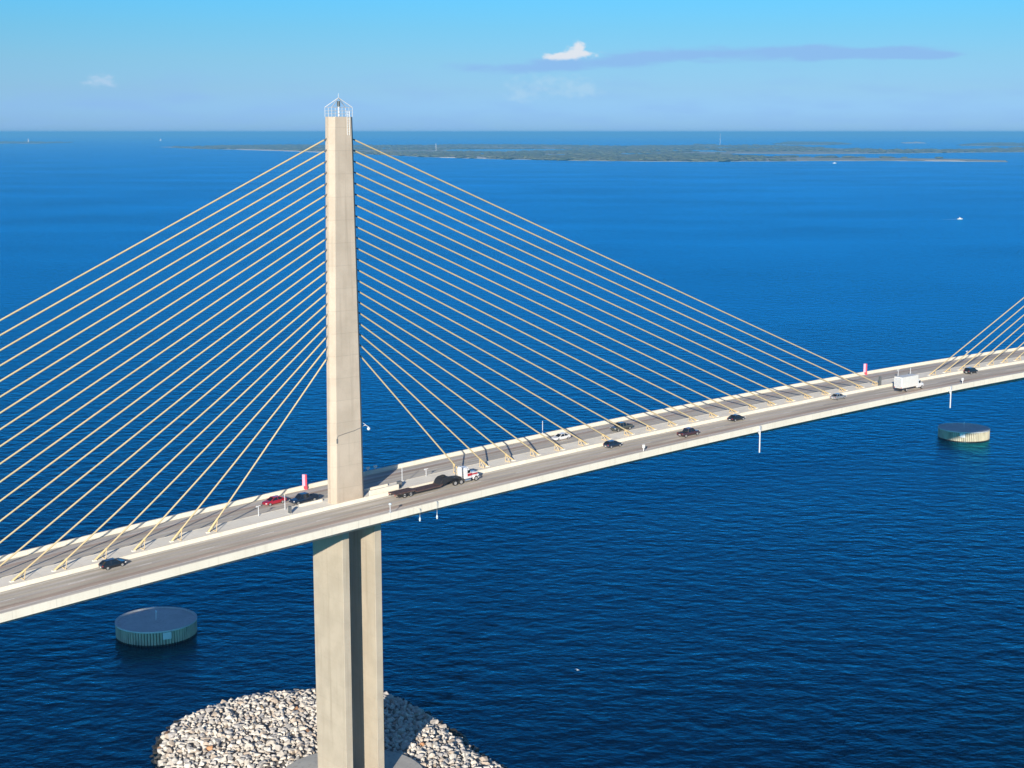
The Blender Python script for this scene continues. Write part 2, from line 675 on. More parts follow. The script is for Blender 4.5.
def rough_outline(poly, step=120.0, amp=0.12):
    out = []
    for i in range(len(poly)):
        a, b = poly[i], poly[(i + 1) % len(poly)]
        n = max(1, int((b - a).length / step))
        d = (b - a)
        nrm = Vector((-d.y, d.x, 0)).normalized() if d.length > 0 else Vector()
        for k in range(n):
            j = 0 if k == 0 else rng.uniform(-1, 1) * min(step, d.length / n) * amp * 2
            out.append(a + d * (k / n) + nrm * j)
    return out


def island(name, pts, m, z=1.2, skirt=True):
    pl = rough_outline(poly_world(pts))
    b = MB()
    n = len(pl)
    top = [(p.x, p.y, z) for p in pl]
    bot = [(p.x, p.y, -0.6) for p in pl]
    b.add(bot + top, [tuple(n + i for i in range(n))] + [(i, (i + 1) % n, n + (i + 1) % n, n + i) for i in range(n)])
    o = b.build(name, m)
    tag(o, kind='structure')
    return pl


# pixel outlines of the shores, laid down as real ground kilometres away
NEAR_ISL = [(160, 147.0), (195, 148.6), (250, 150.0), (300, 151.4), (345, 153.0), (424, 157.0), (487, 158.9), (560, 160.4), (640, 161.4), (724, 161.6), (800, 161.0), (880, 160.8), (940, 161.4), (1008, 162.0),
            (1006, 160.6), (960, 159.2), (900, 158.2), (800, 157.4), (740, 156.8), (720, 155.8), (735, 153.6), (800, 154.2), (900, 153.4), (960, 152.6), (1070, 151.8), (1070, 148.0), (980, 148.6), (930, 150.0),
            (860, 149.6), (800, 147.0), (760, 145.6), (700, 144.8), (620, 146.8), (560, 145.4), (480, 145.0), (420, 145.6), (350, 145.8), (280, 145.4), (230, 146.0)]
isl1 = island('island', NEAR_ISL, M_SAND)
isl2 = island('island', [(775, 144.6), (830, 145.0), (850, 144.2), (830, 142.6), (790, 142.0)], M_SAND)
isl3 = island('island', [(960, 145.8), (1070, 146.4), (1070, 143.0), (980, 143.4)], M_SAND)
isl4 = island('island', [(-40, 143.4), (40, 143.6), (72, 142.6), (30, 141.8), (-40, 141.6)], M_SAND)
beach = [island('beach', p, M_BEACH, 2.0) for p in (
    [(215, 149.0), (250, 150.1), (345, 153.1), (345, 152.3), (250, 149.2)],
    [(440, 157.6), (486, 158.9), (486, 157.6), (478, 156.8), (455, 157.0)],
    [(925, 160.9), (965, 161.4), (960, 160.4), (920, 159.9)],
    [(905, 143.4), (925, 143.2), (918, 141.8), (902, 142.4)],
    [(790, 143.8), (838, 144.0), (820, 143.1)])]
lag_px = ([(440, 152.2), (500, 152.6), (560, 151.4), (600, 149.6), (520, 149.2), (450, 149.6)],
          [(540, 156.4), (580, 156.2), (575, 154.6), (545, 154.8)],
          [(612, 155.2), (668, 155.0), (660, 153.4), (620, 153.6)],
          [(300, 148.2), (390, 149.4), (400, 148.2), (320, 147.4)],
          [(640, 151.6), (725, 152.0), (715, 150.4), (655, 150.2)],
          [(470, 154.4), (530, 154.6), (520, 153.5), (480, 153.4)],
          [(690, 148.6), (790, 149.2), (780, 147.9), (700, 147.5)],
          [(860, 148.2 + 3.4), (930, 148.2 + 3.2), (925, 150.6), (870, 150.8)],
          [(800, 150.6), (850, 150.9), (845, 149.9), (810, 149.7)])
lags = [island('lagoon', p, M_SHALLOW, 1.6) for p in lag_px]

wood = MB()
bm0 = bmesh.new()
bmesh.ops.create_icosphere(bm0, subdivisions=1, radius=1)
ICO_V = [v.co.copy() for v in bm0.verts]
ICO_F = [tuple(v.index for v in f.verts) for f in bm0.faces]
bm0.free()


def clump(b, c, r, h, rg):
    vs = []
    for v in ICO_V:
        k = rg.uniform(0.75, 1.2)
        vs.append((c.x + v.x * r * k, c.y + v.y * r * k, max(0.3, 1.0 + h * 0.5 + v.z * h * 0.6 * k)))
    b.add(vs, ICO_F)


def forest(b, pl, n, rg, rmin, rmax, hmin, hmax, dens):
    xs = [p.x for p in pl]
    ys = [p.y for p in pl]
    done = 0
    tries = 0
    while done < n and tries < n * 60:
        tries += 1
        p = Vector((rg.uniform(min(xs), max(xs)), rg.uniform(min(ys), max(ys)), 0))
        if not inside(p, pl) or any(inside(p, q) for q in lags) or any(inside(p, q) for q in beach):
            continue
        if math.sin(p.x * 0.0021 + 2.0 * math.sin(p.y * 0.0009)) + math.sin(p.y * 0.0023 + p.x * 0.0007) < dens + rg.uniform(-0.6, 0.6):
            continue
        clump(b, p, rg.uniform(rmin, rmax), rg.uniform(hmin, hmax), rg)
        done += 1


fr = random.Random(3)
forest(wood, isl1, 5200, fr, 14, 48, 5, 12, -0.5)
forest(wood, isl2, 300, fr, 25, 70, 6, 12, -1.5)
forest(wood, isl3, 500, fr, 25, 70, 6, 12, -1.5)
forest(wood, isl4, 260, fr, 25, 70, 6, 12, -1.5)
tag(wood.build('mangrove_woodland', M_WOOD, fix=False), kind='stuff')

# masts, a lighthouse and boats far off
def mast(px, py, h, label):
    g = ground(px, py, 1.2)
    e = tag(empty('radio_mast', g), label, 'mast')
    b = MB()
    w = 1.5
    for i in range(3):
        a = 2 * math.pi * i / 3
        b.tube([(w * math.cos(a), w * math.sin(a), 0), (0.5 * math.cos(a), 0.5 * math.sin(a), h)], 0.55, 6)
    for k in range(10):
        z = h * k / 10
        q = w + (0.5 - w) * k / 10
        p = [(q * math.cos(2 * math.pi * i / 3), q * math.sin(2 * math.pi * i / 3), z + (h / 20 if i else 0)) for i in range(3)]
        for i in range(3):
            b.bar(p[i], p[(i + 1) % 3], 0.4)
    b.build('lattice', M_WHITE, e)
    MB().cyl((0, 0, h + 2), 0.8, 4, 8).build('antenna', M_WHITE, e)


mast(436, 151.5, 52, 'slim white radio mast on the far island just right of the bridge tower')
mast(720, 146.0, 118, 'tall pale radio mast above the middle of the far island')


def tower_far():
    g = ground(28.5, 143.0, 1.2)
    e = tag(empty('lighthouse', g), 'white lighthouse on the small low island at the left horizon', 'lighthouse')
    b = MB()
    b.sm = True
    b.loft([[(r * math.cos(2 * math.pi * k / 16), r * math.sin(2 * math.pi * k / 16), z) for k in range(16)] for z, r in ((0, 8), (20, 6.5), (44, 5.5))])
    b.build('tower', M_WHITE, e)
    MB().cyl((0, 0, 45), 7.4, 1.6, 16).build('gallery', M_WHITE, e)
    MB().cyl((0, 0, 49), 3.6, 7, 12).build('lantern_room', M_GALV, e)
    MB().cyl((0, 0, 54), 4.2, 4, 12, r2=0.3).build('roof', M_DARK, e)


tower_far()


def hull_rings(L, w, h):
    rings = []
    for t, k, zb in ((-0.5, 0.72, 0.1), (-0.25, 0.95, 0.0), (0.05, 1.0, 0.0), (0.3, 0.72, 0.05), (0.46, 0.25, 0.2), (0.5, 0.04, 0.35)):
        x = t * L
        y = w / 2 * k
        rise = h * (1 + max(0, t) * 0.5)
        rings.append([(x, -y * 0.55, zb * h - 0.15 * h), (x, y * 0.55, zb * h - 0.15 * h), (x, y, h * 0.55), (x, y, rise), (x, -y, rise), (x, -y, h * 0.55)])
    return rings


M_FOAM = mat('wake_foam', (0.66, 0.74, 0.80), 0.7, col2=(0.10, 0.24, 0.40), scale=0.4, stretch=(0.2, 1, 1))


def motor_boat(px, py, L, rz, label, wake=True):
    g = ground(px, py, 0.0)
    e = tag(empty('motor_boat', g, (0, 0, rz)), label, 'boat')
    MB().loft(hull_rings(L, L * 0.33, L * 0.13)).build('hull', M_WHITE, e)
    MB().box(-0.18 * L, 0.12 * L, -0.1 * L, 0.1 * L, 0.12 * L, 0.27 * L).build('cabin', M_WHITE, e, bevel=0.02 * L)
    MB().box(0.02 * L, 0.125 * L, -0.09 * L, 0.09 * L, 0.19 * L, 0.25 * L).build('windscreen', M_DARK, e)
    MB().bar((-0.1 * L, 0, 0.26 * L), (-0.1 * L, 0, 0.45 * L), 0.03 * L).build('mast', M_WHITE, e)
    MB().box(-0.56 * L, -0.49 * L, -0.05 * L, 0.05 * L, 0.0, 0.2 * L).build('outboard_motor', M_DARK, e, bevel=0.01 * L)
    if wake:
        b = MB()
        n = 14
        vs, fs = [], []
        for i in range(n + 1):
            t = i / n
            x = -0.5 * L - t * 3 * L
            w_ = L * (0.10 + 0.10 * t) * (1 - 0.7 * t)
            vs += [(x, -w_, 0.06 * (1 - t) + 0.01), (x, 0, 0.16 * (1 - t) + 0.02), (x, w_, 0.06 * (1 - t) + 0.01)]
        for i in range(n):
            for j in range(2):
                a = i * 3 + j
                fs.append((a, a + 1, a + 4, a + 3))
        b.add(vs, fs)
        tag(b.build('wake', M_FOAM), kind='stuff').matrix_world = Matrix.Translation(g) @ Matrix.Rotation(rz, 4, 'Z')


motor_boat(960, 219.3, 8.5, R(8), 'small white motor boat running across open water in front of the far island')
motor_boat(834.5, 163.4, 15, R(170), 'small white boat off the shore of the far island', wake=False)


def sail_boat(px, py, k, rz, label):
    g = ground(px, py, 0.0)
    e = tag(empty('sailing_boat', g, (0, 0, rz)), label, 'boat')
    L = 14 * k
    MB().loft(hull_rings(L, L * 0.28, L * 0.1)).build('hull', M_WHITE, e)
    MB().tube([(0.05 * L, 0, 0.08 * L), (0.05 * L, 0, 1.35 * L)], 0.012 * L, 8).build('mast', M_GALV, e)
    b = MB()
    vs, fs = [], []
    n = 8
    for i in range(n + 1):
        t = i / n
        for j in range(5):
            q = j / 4
            w_ = 0.45 * L * (1 - t)
            vs.append((0.05 * L - 0.01 * L - q * w_, 0.06 * L * math.sin(q * math.pi) * (1 - t), 0.2 * L + 1.1 * L * t))
    for i in range(n):
        for j in range(4):
            a = i * 5 + j
            fs.append((a, a + 1, a + 6, a + 5))
    b.add(vs, fs)
    s_ = b.build('mainsail', M_WHITE, e)
    sd = s_.modifiers.new('thick', 'SOLIDIFY')
    sd.thickness = 0.02 * L
    b = MB()
    b.add([(0.48 * L, 0, 0.15 * L), (0.08 * L, 0.04 * L, 0.2 * L), (0.06 * L, 0, 1.25 * L), (0.2 * L, 0.05 * L, 0.6 * L)], [(0, 1, 3), (1, 2, 3), (2, 0, 3)])
    s_ = b.build('jib', M_WHITE, e)
    sd = s_.modifiers.new('thick', 'SOLIDIFY')
    sd.thickness = 0.02 * L


sail_boat(160.5, 141.0, 2.4, R(35), 'tiny white sailing boat near the horizon on the left')

# ------------------------------------------------------------------ the bridge
bridge = tag(empty('cable_stayed_bridge', BASE, (0, 0, PHI)), 'long pale concrete cable stayed bridge with a tall single tower and two carriageways', 'bridge')
S0, S1 = -200.0, 560.0
STA = [S0 + (S1 - S0) * i / 152 for i in range(153)]


def sweep(b, prof, s0=S0, s1=S1, step=5.0):
    """prof: closed list of (l, dz) with dz above the road crown"""
    n = max(1, int(round((s1 - s0) / step)))
    rings = []
    for i in range(n + 1):
        s = s0 + (s1 - s0) * i / n
        z = zr(s)
        rings.append([(s, l, z + dz) for l, dz in prof])
    return b.loft(rings)


G_PROF = [(-14.72, -0.35), (-3.0, -0.06), (3.0, -0.06), (14.72, -0.35), (14.72, -0.78), (13.4, -0.98), (7.2, -3.95), (-7.2, -3.95), (-13.4, -0.98), (-14.72, -0.78)]
sweep(MB(), G_PROF).build('box_girder', M_GIRDER, bridge)
for sg in (-1, 1):
    r_ = MB()
    pr = [(sg * 3.02, 0.0), (sg * 14.12, -0.278), (sg * 14.12, -0.318), (sg * 3.02, -0.04)]
    sweep(r_, pr).build('roadway', M_ROAD, bridge)
    ln = MB()

    def line(l, w, s0, s1):
        n = max(1, int((s1 - s0) / 5))
        vs = []
        for i in range(n + 1):
            s = s0 + (s1 - s0) * i / n
            vs += [(s, l - w / 2, road_z(s, l - w / 2) + 0.006), (s, l + w / 2, road_z(s, l + w / 2) + 0.006)]
        ln.add(vs, [(2 * i, 2 * i + 2, 2 * i + 3, 2 * i + 1) for i in range(n)])
    line(sg * 11.35, 0.16, S0, S1)
    line(sg * 3.75, 0.16, S0, S1)
    s = S0 + 5.5
    while s < S1 - 4:
        line(sg * 7.45, 0.20, s, s + 3.0)
        s += 12.19
    ln.build('lane_markings', M_LINE, bridge, fix=False)
    pp = [(sg * 14.85, -0.90), (sg * 14.85, 0.50), (sg * 14.48, 0.50), (sg * 14.40, 0.0), (sg * 14.16, -0.23), (sg * 14.16, -0.33), (sg * 14.60, -0.33), (sg * 14.60, -0.90)]
    sweep(MB(), pp).build('parapet', M_PARAPET, bridge)

sweep(MB(), [(-2.65, -0.05), (-2.65, 0.12), (0.0, 0.30), (2.55, 0.52), (2.55, -0.05)]).build('median_strip', M_MEDIAN, bridge)
sweep(MB(), [(-3.01, -0.045), (-3.01, 0.1), (-2.88, 0.3), (-2.84, 0.72), (-2.66, 0.72), (-2.66, -0.045)]).build('median_barrier', M_PARAPET, bridge)
sweep(MB(), [(3.01, -0.045), (3.01, 0.1), (2.88, 0.3), (2.80, 0.55), (2.56, 0.55), (2.56, -0.045)]).build('median_barrier', M_PARAPET, bridge)


def octagon(l, w, c, z):
    return [(l - c, -w, z), (l, -w + c, z), (l, w - c, z), (l - c, w, z), (-l + c, w, z), (-l, w - c, z), (-l, -w + c, z), (-l + c, -w, z)]


PY_TOP = 135.3


def pylon(s0, detail=True):
    b = MB()
    rings = []
    z0 = zr(s0) - 3.5
    for z, l in ((z0, 3.95), (62.0, 3.86), (90.0, 3.5), (115.0, 3.05), (PY_TOP, 2.66)):
        rings.append([(x + s0, y, zz) for x, y, zz in octagon(l, 1.42, 0.88, z)])
    b.loft(rings)
    py = b.build('pylon', M_PYLON, bridge, bevel=0.06)
    # grooves of the end faces are real shallow ribs
    for sx in (-1, 1):
        q = MB()
        q.loft([[(s0 + sx * (l - 0.1), -0.34, z), (s0 + sx * (l + 0.09), -0.34, z), (s0 + sx * (l + 0.09), 0.34, z), (s0 + sx * (l - 0.1), 0.34, z)] for z, l in ((64.5, 3.83), (90.0, 3.5), (115.0, 3.05), (PY_TOP - 2, 2.7))])
        q.build('anchor_rib', M_PYLON, py)
    for sg in (-1, 1):
        b = MB()
        g0, g1, w, c = 2.95, 4.55, 5.25, 0.05
        ring = [(g0, -w + c), (g0 + c, -w), (g1 - c, -w), (g1, -w + c), (g1, w - c), (g1 - c, w), (g0 + c, w), (g0, w - c)]
        zt = zr(s0) - 3.5
        b.loft([[(s0 + sg * x, y, z) for x, y in ring] for z in (3.9, zt)])
        b.build('pier_shaft', M_PIER, bridge, bevel=0.08)
    b = MB()
    b.loft([[(s0 + r * math.cos(2 * math.pi * k / 64), r * math.sin(2 * math.pi * k / 64), z) for k in range(64)] for r, z in ((15.3, -2), (15.1, 3.9), (14.9, 4.1))])
    b.build('pier_footing', M_CAP, bridge)
    # cage, lamp and ladder on the head
    cg = MB()
    e = [(s0 + x, y, 0) for x, y in ((-2.3, -1.15), (2.3, -1.15), (2.3, 1.15), (-2.3, 1.15))]
    for i in range(4):
        p, q = e[i], e[(i + 1) % 4]
        P = lambda a, z: (a[0], a[1], z)
        cg.tube([P(p, PY_TOP - 0.05), P(p, PY_TOP + 1.75)], 0.05, 6)
        for z in (0.55, 1.1, 1.75):
            cg.tube([P(p, PY_TOP + z), P(q, PY_TOP + z)], 0.04, 6)
        cg.tube([P(p, PY_TOP + 1.75), (s0, 0, PY_TOP + 3.5)], 0.075, 6)
        m_ = tuple((p[k] + q[k]) / 2 for k in range(2))
        cg.tube([(m_[0], m_[1], PY_TOP - 0.05), (m_[0], m_[1], PY_TOP + 1.75)], 0.05, 6)
    cg.tube([(s0, 0, PY_TOP + 3.4), (s0, 0, PY_TOP + 4.3)], 0.05, 6)
    cg.build('beacon_cage', M_GALV, py)
    MB().tube([(s0, 0, PY_TOP - 0.05), (s0, 0, PY_TOP + 1.9)], 0.14, 8).build('beacon_post', M_WHITE, py)
    MB().cyl((s0, 0, PY_TOP + 2.4), 0.3, 1.0, 12).build('beacon_lamp', M_DARK, py)
    la = MB()
    for dx in (0.85, 1.35):
        la.tube([(s0 + dx, -1.52, PY_TOP - 3.4), (s0 + dx, -1.52, PY_TOP + 1.1)], 0.05, 6)
    for k in range(10):
        z = PY_TOP - 3.2 + k * 0.45
        la.tube([(s0 + 0.85, -1.52, z), (s0 + 1.35, -1.52, z)], 0.03, 6)
    la.build('ladder', M_WHITE, py)
    # crash wall beside the tower foot
    for a0, a1 in ((4.3, 11.2), (-9.5, -4.3)):
        if a0 > 0 or not detail:
            sweep(MB(), [(-2.1, 0.3), (-2.1, 1.5), (-1.7, 1.5), (-1.7, 0.3)], s0 + a0, s0 + a1, 3).build('crash_wall', M_PARAPET, bridge)
        sweep(MB(), [(1.7, 0.3), (1.7, 0.9), (2.0, 0.9), (2.0, 0.3)], s0 + a0, s0 + a1, 3).build('crash_wall', M_PARAPET, bridge)
    return py


pyl = pylon(0.0)
# lamp bracket with a globe on the far end face, and the conduit that feeds it
zb = 76.3
br = MB()
br.tube([(3.6, -0.3, zb + 0.6), (5.0, -0.3, zb - 0.5), (5.4, -0.3, zb - 0.7)], 0.06, 6)
br.tube([(3.6, -0.3, zb - 0.5), (4.7, -0.3, zb - 0.3)], 0.06, 6)
brk = br.build('lamp_bracket', M_WHITE, pyl)
lp = MB()
lp.sm = True
lp.ico((5.4, -0.3, zb - 1.1), 0.34, 2)
lp.build('lamp_globe', M_LAMP, brk)
cdu = MB()
cdu.tube([(-2.75, -1.46, 74.4), (-2.55, -1.46, 74.9), (-1.0, -1.47, 75.2), (1.2, -1.47, 75.5), (2.75, -1.47, 75.9)], 0.05, 6)
cdu.build('conduit', M_STEEL, pyl)
MB().box(-2.9, -2.65, -1.56, -1.40, 73.5, 74.4).build('junction_box', M_STEEL, pyl, bevel=0.03)
pylon(365.76, False)


def pyl_half(z):
    pts = ((54.0, 3.95), (62.0, 3.86), (90.0, 3.5), (115.0, 3.05), (PY_TOP, 2.66))
    for (z0, a), (z1, b) in zip(pts, pts[1:]):
        if z <= z1:
            return a + (b - a) * (z - z0) / (z1 - z0)
    return pts[-1][1]


def cable(s0, side, i):
    d = (28.33 if side > 0 else 29.0) + 7.118 * i
    sp_ = s0 + side * d
    zt = 90.2 + i * (131.3 - 90.2) / 20.0
    top = Vector((s0 + side * (pyl_half(zt) - 0.35), 0, 0))
    # height at which the stay passes 1.2 m or so above the old road line, then on down to the median
    if s0 == 0.0 and side < 0:
        zp = 61.72 + (sp_ + 29) * 0.049
    else:
        zp = CAM_H - (70.377 if s0 == 0.0 else 69.9) + 0.041819 * sp_ - 0.000109143 * sp_ * sp_
        zt += 0.0 if s0 == 0.0 else 2.5
    k = (zt - zp) / (d - pyl_half(zt))
    top.z = zt + 0.35 * k
    sa = sp_
    for _ in range(20):
        sa = sp_ + side * (zp - zr(sa) - 0.3) / k
    za = zr(sa) + 0.3
    low = Vector((sa, 0, za))
    dv = (low - top).normalized()
    # slight sag
    pts = []
    n = 7
    for k in range(n + 1):
        t = k / n
        p = top.lerp(low, t)
        p.z -= 0.0004 * (low - top).length * 4 * t * (1 - t)
        pts.append(p)
    b = MB()
    b.sm = True
    b.tube([pts[0] + dv * 1.2] + pts[1:], 0.15, 10)
    c = b.build('cable', M_CABLE, bridge)
    b = MB()
    b.sm = True
    b.tube([top - dv * 0.3, top + dv * 1.9], 0.13, 8)
    b.build('anchor_sleeve', M_STEEL, c)
    # guide pipe and damper struts at the deck end
    q = low - dv * 3.0
    b = MB()
    b.sm = True
    b.tube([low + dv * 0.3, q], 0.185, 10)
    b.build('guide_pipe', M_DAMPER, c)
    b = MB()
    for y in (-0.75, 0.75):
        foot = Vector((q.x + side * 0.7, y, zr(q.x + side * 0.7) + 0.3))
        b.tube([q, foot], 0.065, 6)
    f0 = Vector((q.x + side * 0.7, -0.75, zr(q.x + side * 0.7) + 0.38))
    f1 = Vector((q.x + side * 0.7, 0.75, zr(q.x + side * 0.7) + 0.38))
    b.tube([f0, f1], 0.06, 6)
    b.build('damper_strut', M_DAMPER, c)
    MB().box(sa - 0.35, sa + 0.35, -0.28, 0.28, zr(sa) + 0.2, zr(sa) + 0.42).build('anchor_block', M_MEDIAN, c, bevel=0.05)


for i in range(21):
    cable(0.0, 1, i)
    if 28.5 + 7.118 * i < 198:
        cable(0.0, -1, i)
for i in range(4, 21):
    cable(365.76, -1, i)


# ------------------------------------------------------------------ things standing on or hanging from the bridge
def on_bridge(name, s, l, z, label, cat, group=None, yaw=0.0):
    return tag(empty(name, W(s, l, z), (0, 0, PHI + yaw)), label, cat, group)


# channel marker boards on the far parapet
for s, lab in ((-0.4, 'red and pale pink marker board standing on the far parapet just left of the tower'),
               (183.6, 'red and pale pink marker board standing on the far parapet at mid span')):
    e = on_bridge('marker_board', s, 14.30, zr(s) - 0.28, lab, 'marker board', 'marker boards on the far parapet', yaw=-PHI + R(-8))
    MB().box(-0.45, 0.15, -0.10, -0.02, 0.7, 3.1).build('pale_panel', M_PINK, e, bevel=0.02)
    MB().box(0.15, 0.5, -0.10, -0.02, 0.7, 3.1).build('red_panel', M_RED, e, bevel=0.02)
    MB().box(-0.15, 0.6, -0.14, 0.02, -0.02, 0.7).build('base', M_RED, e, bevel=0.02)
    MB().tube([(0.1, 0.04, 0.0), (0.1, 0.04, 3.2)], 0.07, 8).build('post', M_STEEL, e)


def lamp_post(name, s, l, z, h, label, cat, group=None, head='ball'):
    e = on_bridge(name, s, l, z, label, cat, group)
    MB().tube([(0, 0, 0), (0, 0, h)], [0.085, 0.065], 8).build('post', M_GAUGE, e)
    MB().box(-0.22, 0.22, -0.22, 0.22, 0, 0.08).build('base_plate', M_GALV, e)
    if head == 'ball':
        b = MB()
        b.sm = True
        b.ico((0, 0, h + 0.12), 0.30, 2, (1, 1, 0.8))
        b.build('lamp', M_LAMP, e)
    elif head == 'arm':
        MB().bar((-0.45, 0, h), (0.45, 0, h), 0.12).build('arm', M_WHITE, e)
        MB().box(-0.5, -0.15, -0.1, 0.1, h - 0.22, h - 0.03).build('camera_head', M_GALV, e)
    return e


lamp_post('lamp_post', 0.1, -14.66, zr(0) + 0.50, 1.5, 'short white lamp post on the near parapet beside the tower', 'lamp post')
lamp_post('camera_post', 63.9, 14.66, zr(63.9) + 0.50, 2.9, 'slim white post on the far parapet behind the white car', 'post', head='none')
lamp_post('camera_post', -12.6, 2.0, zr(-12.6) + 0.30, 3.2, 'tall white post on the median left of the tower beside the dark pickup', 'post', head='none')
lamp_post('camera_post', -18.4, 2.0, zr(-18.4) + 0.30, 2.1, 'short white camera post with a cross arm on the median near the red car', 'post', head='arm')
lamp_post('camera_post', 14.4, 1.2, zr(14.4) + 0.30, 3.7, 'tall white post on the median right of the tower', 'post', head='none')
lamp_post('camera_post', 21.2, 2.2, zr(21.2) + 0.30, 1.7, 'short white camera post on the median above the flat trailer', 'post', head='arm')
lamp_post('camera_post', 181.2, 1.6, zr(181.2) + 0.30, 2.6, 'slim white post on the median left one of two behind the box truck', 'post', head='arm')
lamp_post('camera_post', 187.4, 2.0, zr(187.4) + 0.30, 2.4, 'slim white post on the median right one of two behind the box truck', 'post', head='none')
lamp_post('camera_post', 234.0, 14.66, zr(234) + 0.50, 1.2, 'short white post on the far parapet near the right edge of the photo', 'post', head='arm')


def cabinet(s, l, z, h, label, w=0.7):
    e = on_bridge('control_cabinet', s, l, z, label, 'cabinet')
    MB().box(-w / 2, w / 2, -0.3, 0.3, 0.08, h).build('body', M_DARK, e, bevel=0.03)
    MB().box(-w / 2 - 0.05, w / 2 + 0.05, -0.36, 0.36, 0.0, 0.08).build('plinth', M_GALV, e)
    MB().box(-w / 2 + 0.05, w / 2 - 0.05, -0.32, -0.30, 0.16, h - 0.08).build('door', M_STEEL, e)


cabinet(-13.0, -0.4, zr(-13) + 0.30, 1.4, 'dark narrow cabinet on the median left of the tower', 0.45)
cabinet(12.6, -0.3, zr(12.6) + 0.30, 1.25, 'dark grey cabinet on the median at the end of the crash wall', 0.9)
cabinet(168.2, -2.0, zr(168) + 0.30, 2.6, 'tall dark cabinet on the median behind the box truck', 0.5)

# equipment on the roadside
for s, l, lab in ((69.0, -12.9, 'white call box post on the near shoulder behind the dark hatchback'), (190.3, -12.6, 'white call box post on the near shoulder right of the box truck')):
    e = on_bridge('call_box', s, l, road_z(s, l), lab, 'call box', 'call boxes on the near shoulder')
    MB().tube([(0, 0, 0), (0, 0, 1.3)], 0.09, 8).build('post', M_WHITE, e)
    MB().box(-0.24, 0.24, -0.18, 0.18, 0.9, 1.7).build('box', M_WHITE, e, bevel=0.03)
    MB().box(-0.3, 0.3, -0.3, 0.3, 0, 0.12).build('base', M_GALV, e)

# small lamps for floodlighting, in the tower's shadow
for k, (s, lab) in enumerate(((15.4, 'white floodlight on the far parapet in the tower shadow, left one of two'), (17.2, 'white floodlight on the far parapet in the tower shadow, right one of two'))):
    e = on_bridge('floodlight', s, 14.66, zr(s) + 0.50, lab, 'floodlight', 'floodlights on the far parapet')
    MB().bar((0, 0, 0), (0, 0, 0.4), 0.1).build('bracket', M_GALV, e)
    MB().box(-0.38, 0.38, -0.2, 0.2, 0.38, 0.85).build('housing', M_WHITE, e, bevel=0.05)

# navigation lights hanging outside the near parapet
for s, z0, z1, lab in ((6.5, -0.5, -2.1, 'navigation lamp hanging off the near parapet, nearer the tower'),
                       (10.6, 0.1, -2.5, 'navigation lamp hanging off the near parapet below the flat trailer')):
    e = on_bridge('navigation_lamp', s, -14.85, zr(s), lab, 'lamp', 'navigation lamps outside the near parapet')
    b = MB()
    b.tube([(0, 0.1, z0 + 0.5), (0, -0.45, z0 + 0.5), (0, -0.5, z0 + 0.4), (0, -0.5, z1 + 0.4)], 0.07, 8)
    b.build('hanger', M_GALV, e)
    b = MB()
    b.sm = True
    b.cyl((0, -0.5, z1 + 0.15), 0.21, 0.55, 12, r2=0.13)
    b.build('lamp', M_LAMP, e)
    MB().cyl((0, -0.5, z1 - 0.22), 0.12, 0.14, 10).build('lamp_base', M_WHITE, e)
# air draught gauges below the main span
for s, zl, lab in ((104.5, -5.7, 'white air draught gauge hanging below the deck, middle of the photo'),
                   (180.8, -5.2, 'white air draught gauge hanging below the deck at mid span')):
    e = on_bridge('hanging_gauge', s, -14.85, zr(s), lab, 'gauge', 'white gauges hanging below the deck')
    MB().tube([(0, -0.55, -0.3), (0, -0.55, zl)], 0.16, 10).build('pipe', M_GAUGE, e)
    b = MB()
    b.bar((-1.0, -0.5, -0.45), (0.55, -0.5, -0.45), 0.16)
    b.bar((0, 0.05, -0.45), (0, -0.6, -0.45), 0.2)
    b.bar((-0.8, -0.5, -0.5), (-0.05, -0.5, -1.5), 0.14)
    b.build('bracket', M_WHITE, e)
    MB().box(-0.3, 0.3, -0.75, -0.3, -0.3, 0.6).build('housing', M_GALV, e, bevel=0.05)


# ------------------------------------------------------------------ vehicles
def paint(name, c, metal=0.0):
    return mat(name, c, 0.28, metal, coat=0.6, var=0.05, scale=2)


P_BLACK = paint('black_car_paint', (0.012, 0.013, 0.018))
P_NAVY = paint('navy_car_paint', (0.012, 0.022, 0.045))
P_RED = paint('red_car_paint', (0.36, 0.012, 0.025))
P_WHITE = paint('white_car_paint', (0.72, 0.72, 0.72))
P_SILVER = paint('silver_car_paint', (0.34, 0.36, 0.38), 0.4)
P_MAROON = paint('maroon_car_paint', (0.055, 0.022, 0.026))
P_OLIVE = paint('olive_grey_car_paint', (0.10, 0.105, 0.085), 0.2)
M_GLASS = mat('tinted_glass', (0.012, 0.016, 0.02), 0.06, spec=0.7)
M_TYRE = mat('tyre_rubber', (0.02, 0.02, 0.02), 0.85, var=0.1, scale=5)
M_RIM = mat('alloy_rim', (0.58, 0.58, 0.57), 0.3, 0.6, var=0.05, scale=5)
M_HEAD = mat('headlight_lens', (0.75, 0.77, 0.78), 0.1)
M_TAIL = mat('taillight_lens', (0.32, 0.012, 0.012), 0.15)
M_CHROME = mat('chrome', (0.7, 0.7, 0.7), 0.15, 0.9)
M_BLKP = mat('black_plastic', (0.02, 0.02, 0.022), 0.6, var=0.1, scale=4)
M_TRAIL = mat('trailer_deck_timber', (0.085, 0.050, 0.045), 0.8, var=0.3, scale=2)
M_TRED = paint('red_truck_paint', (0.45, 0.02, 0.03))
M_CARGO = mat('cargo_box_panel', (0.74, 0.72, 0.67), 0.45, var=0.05, scale=0.6)


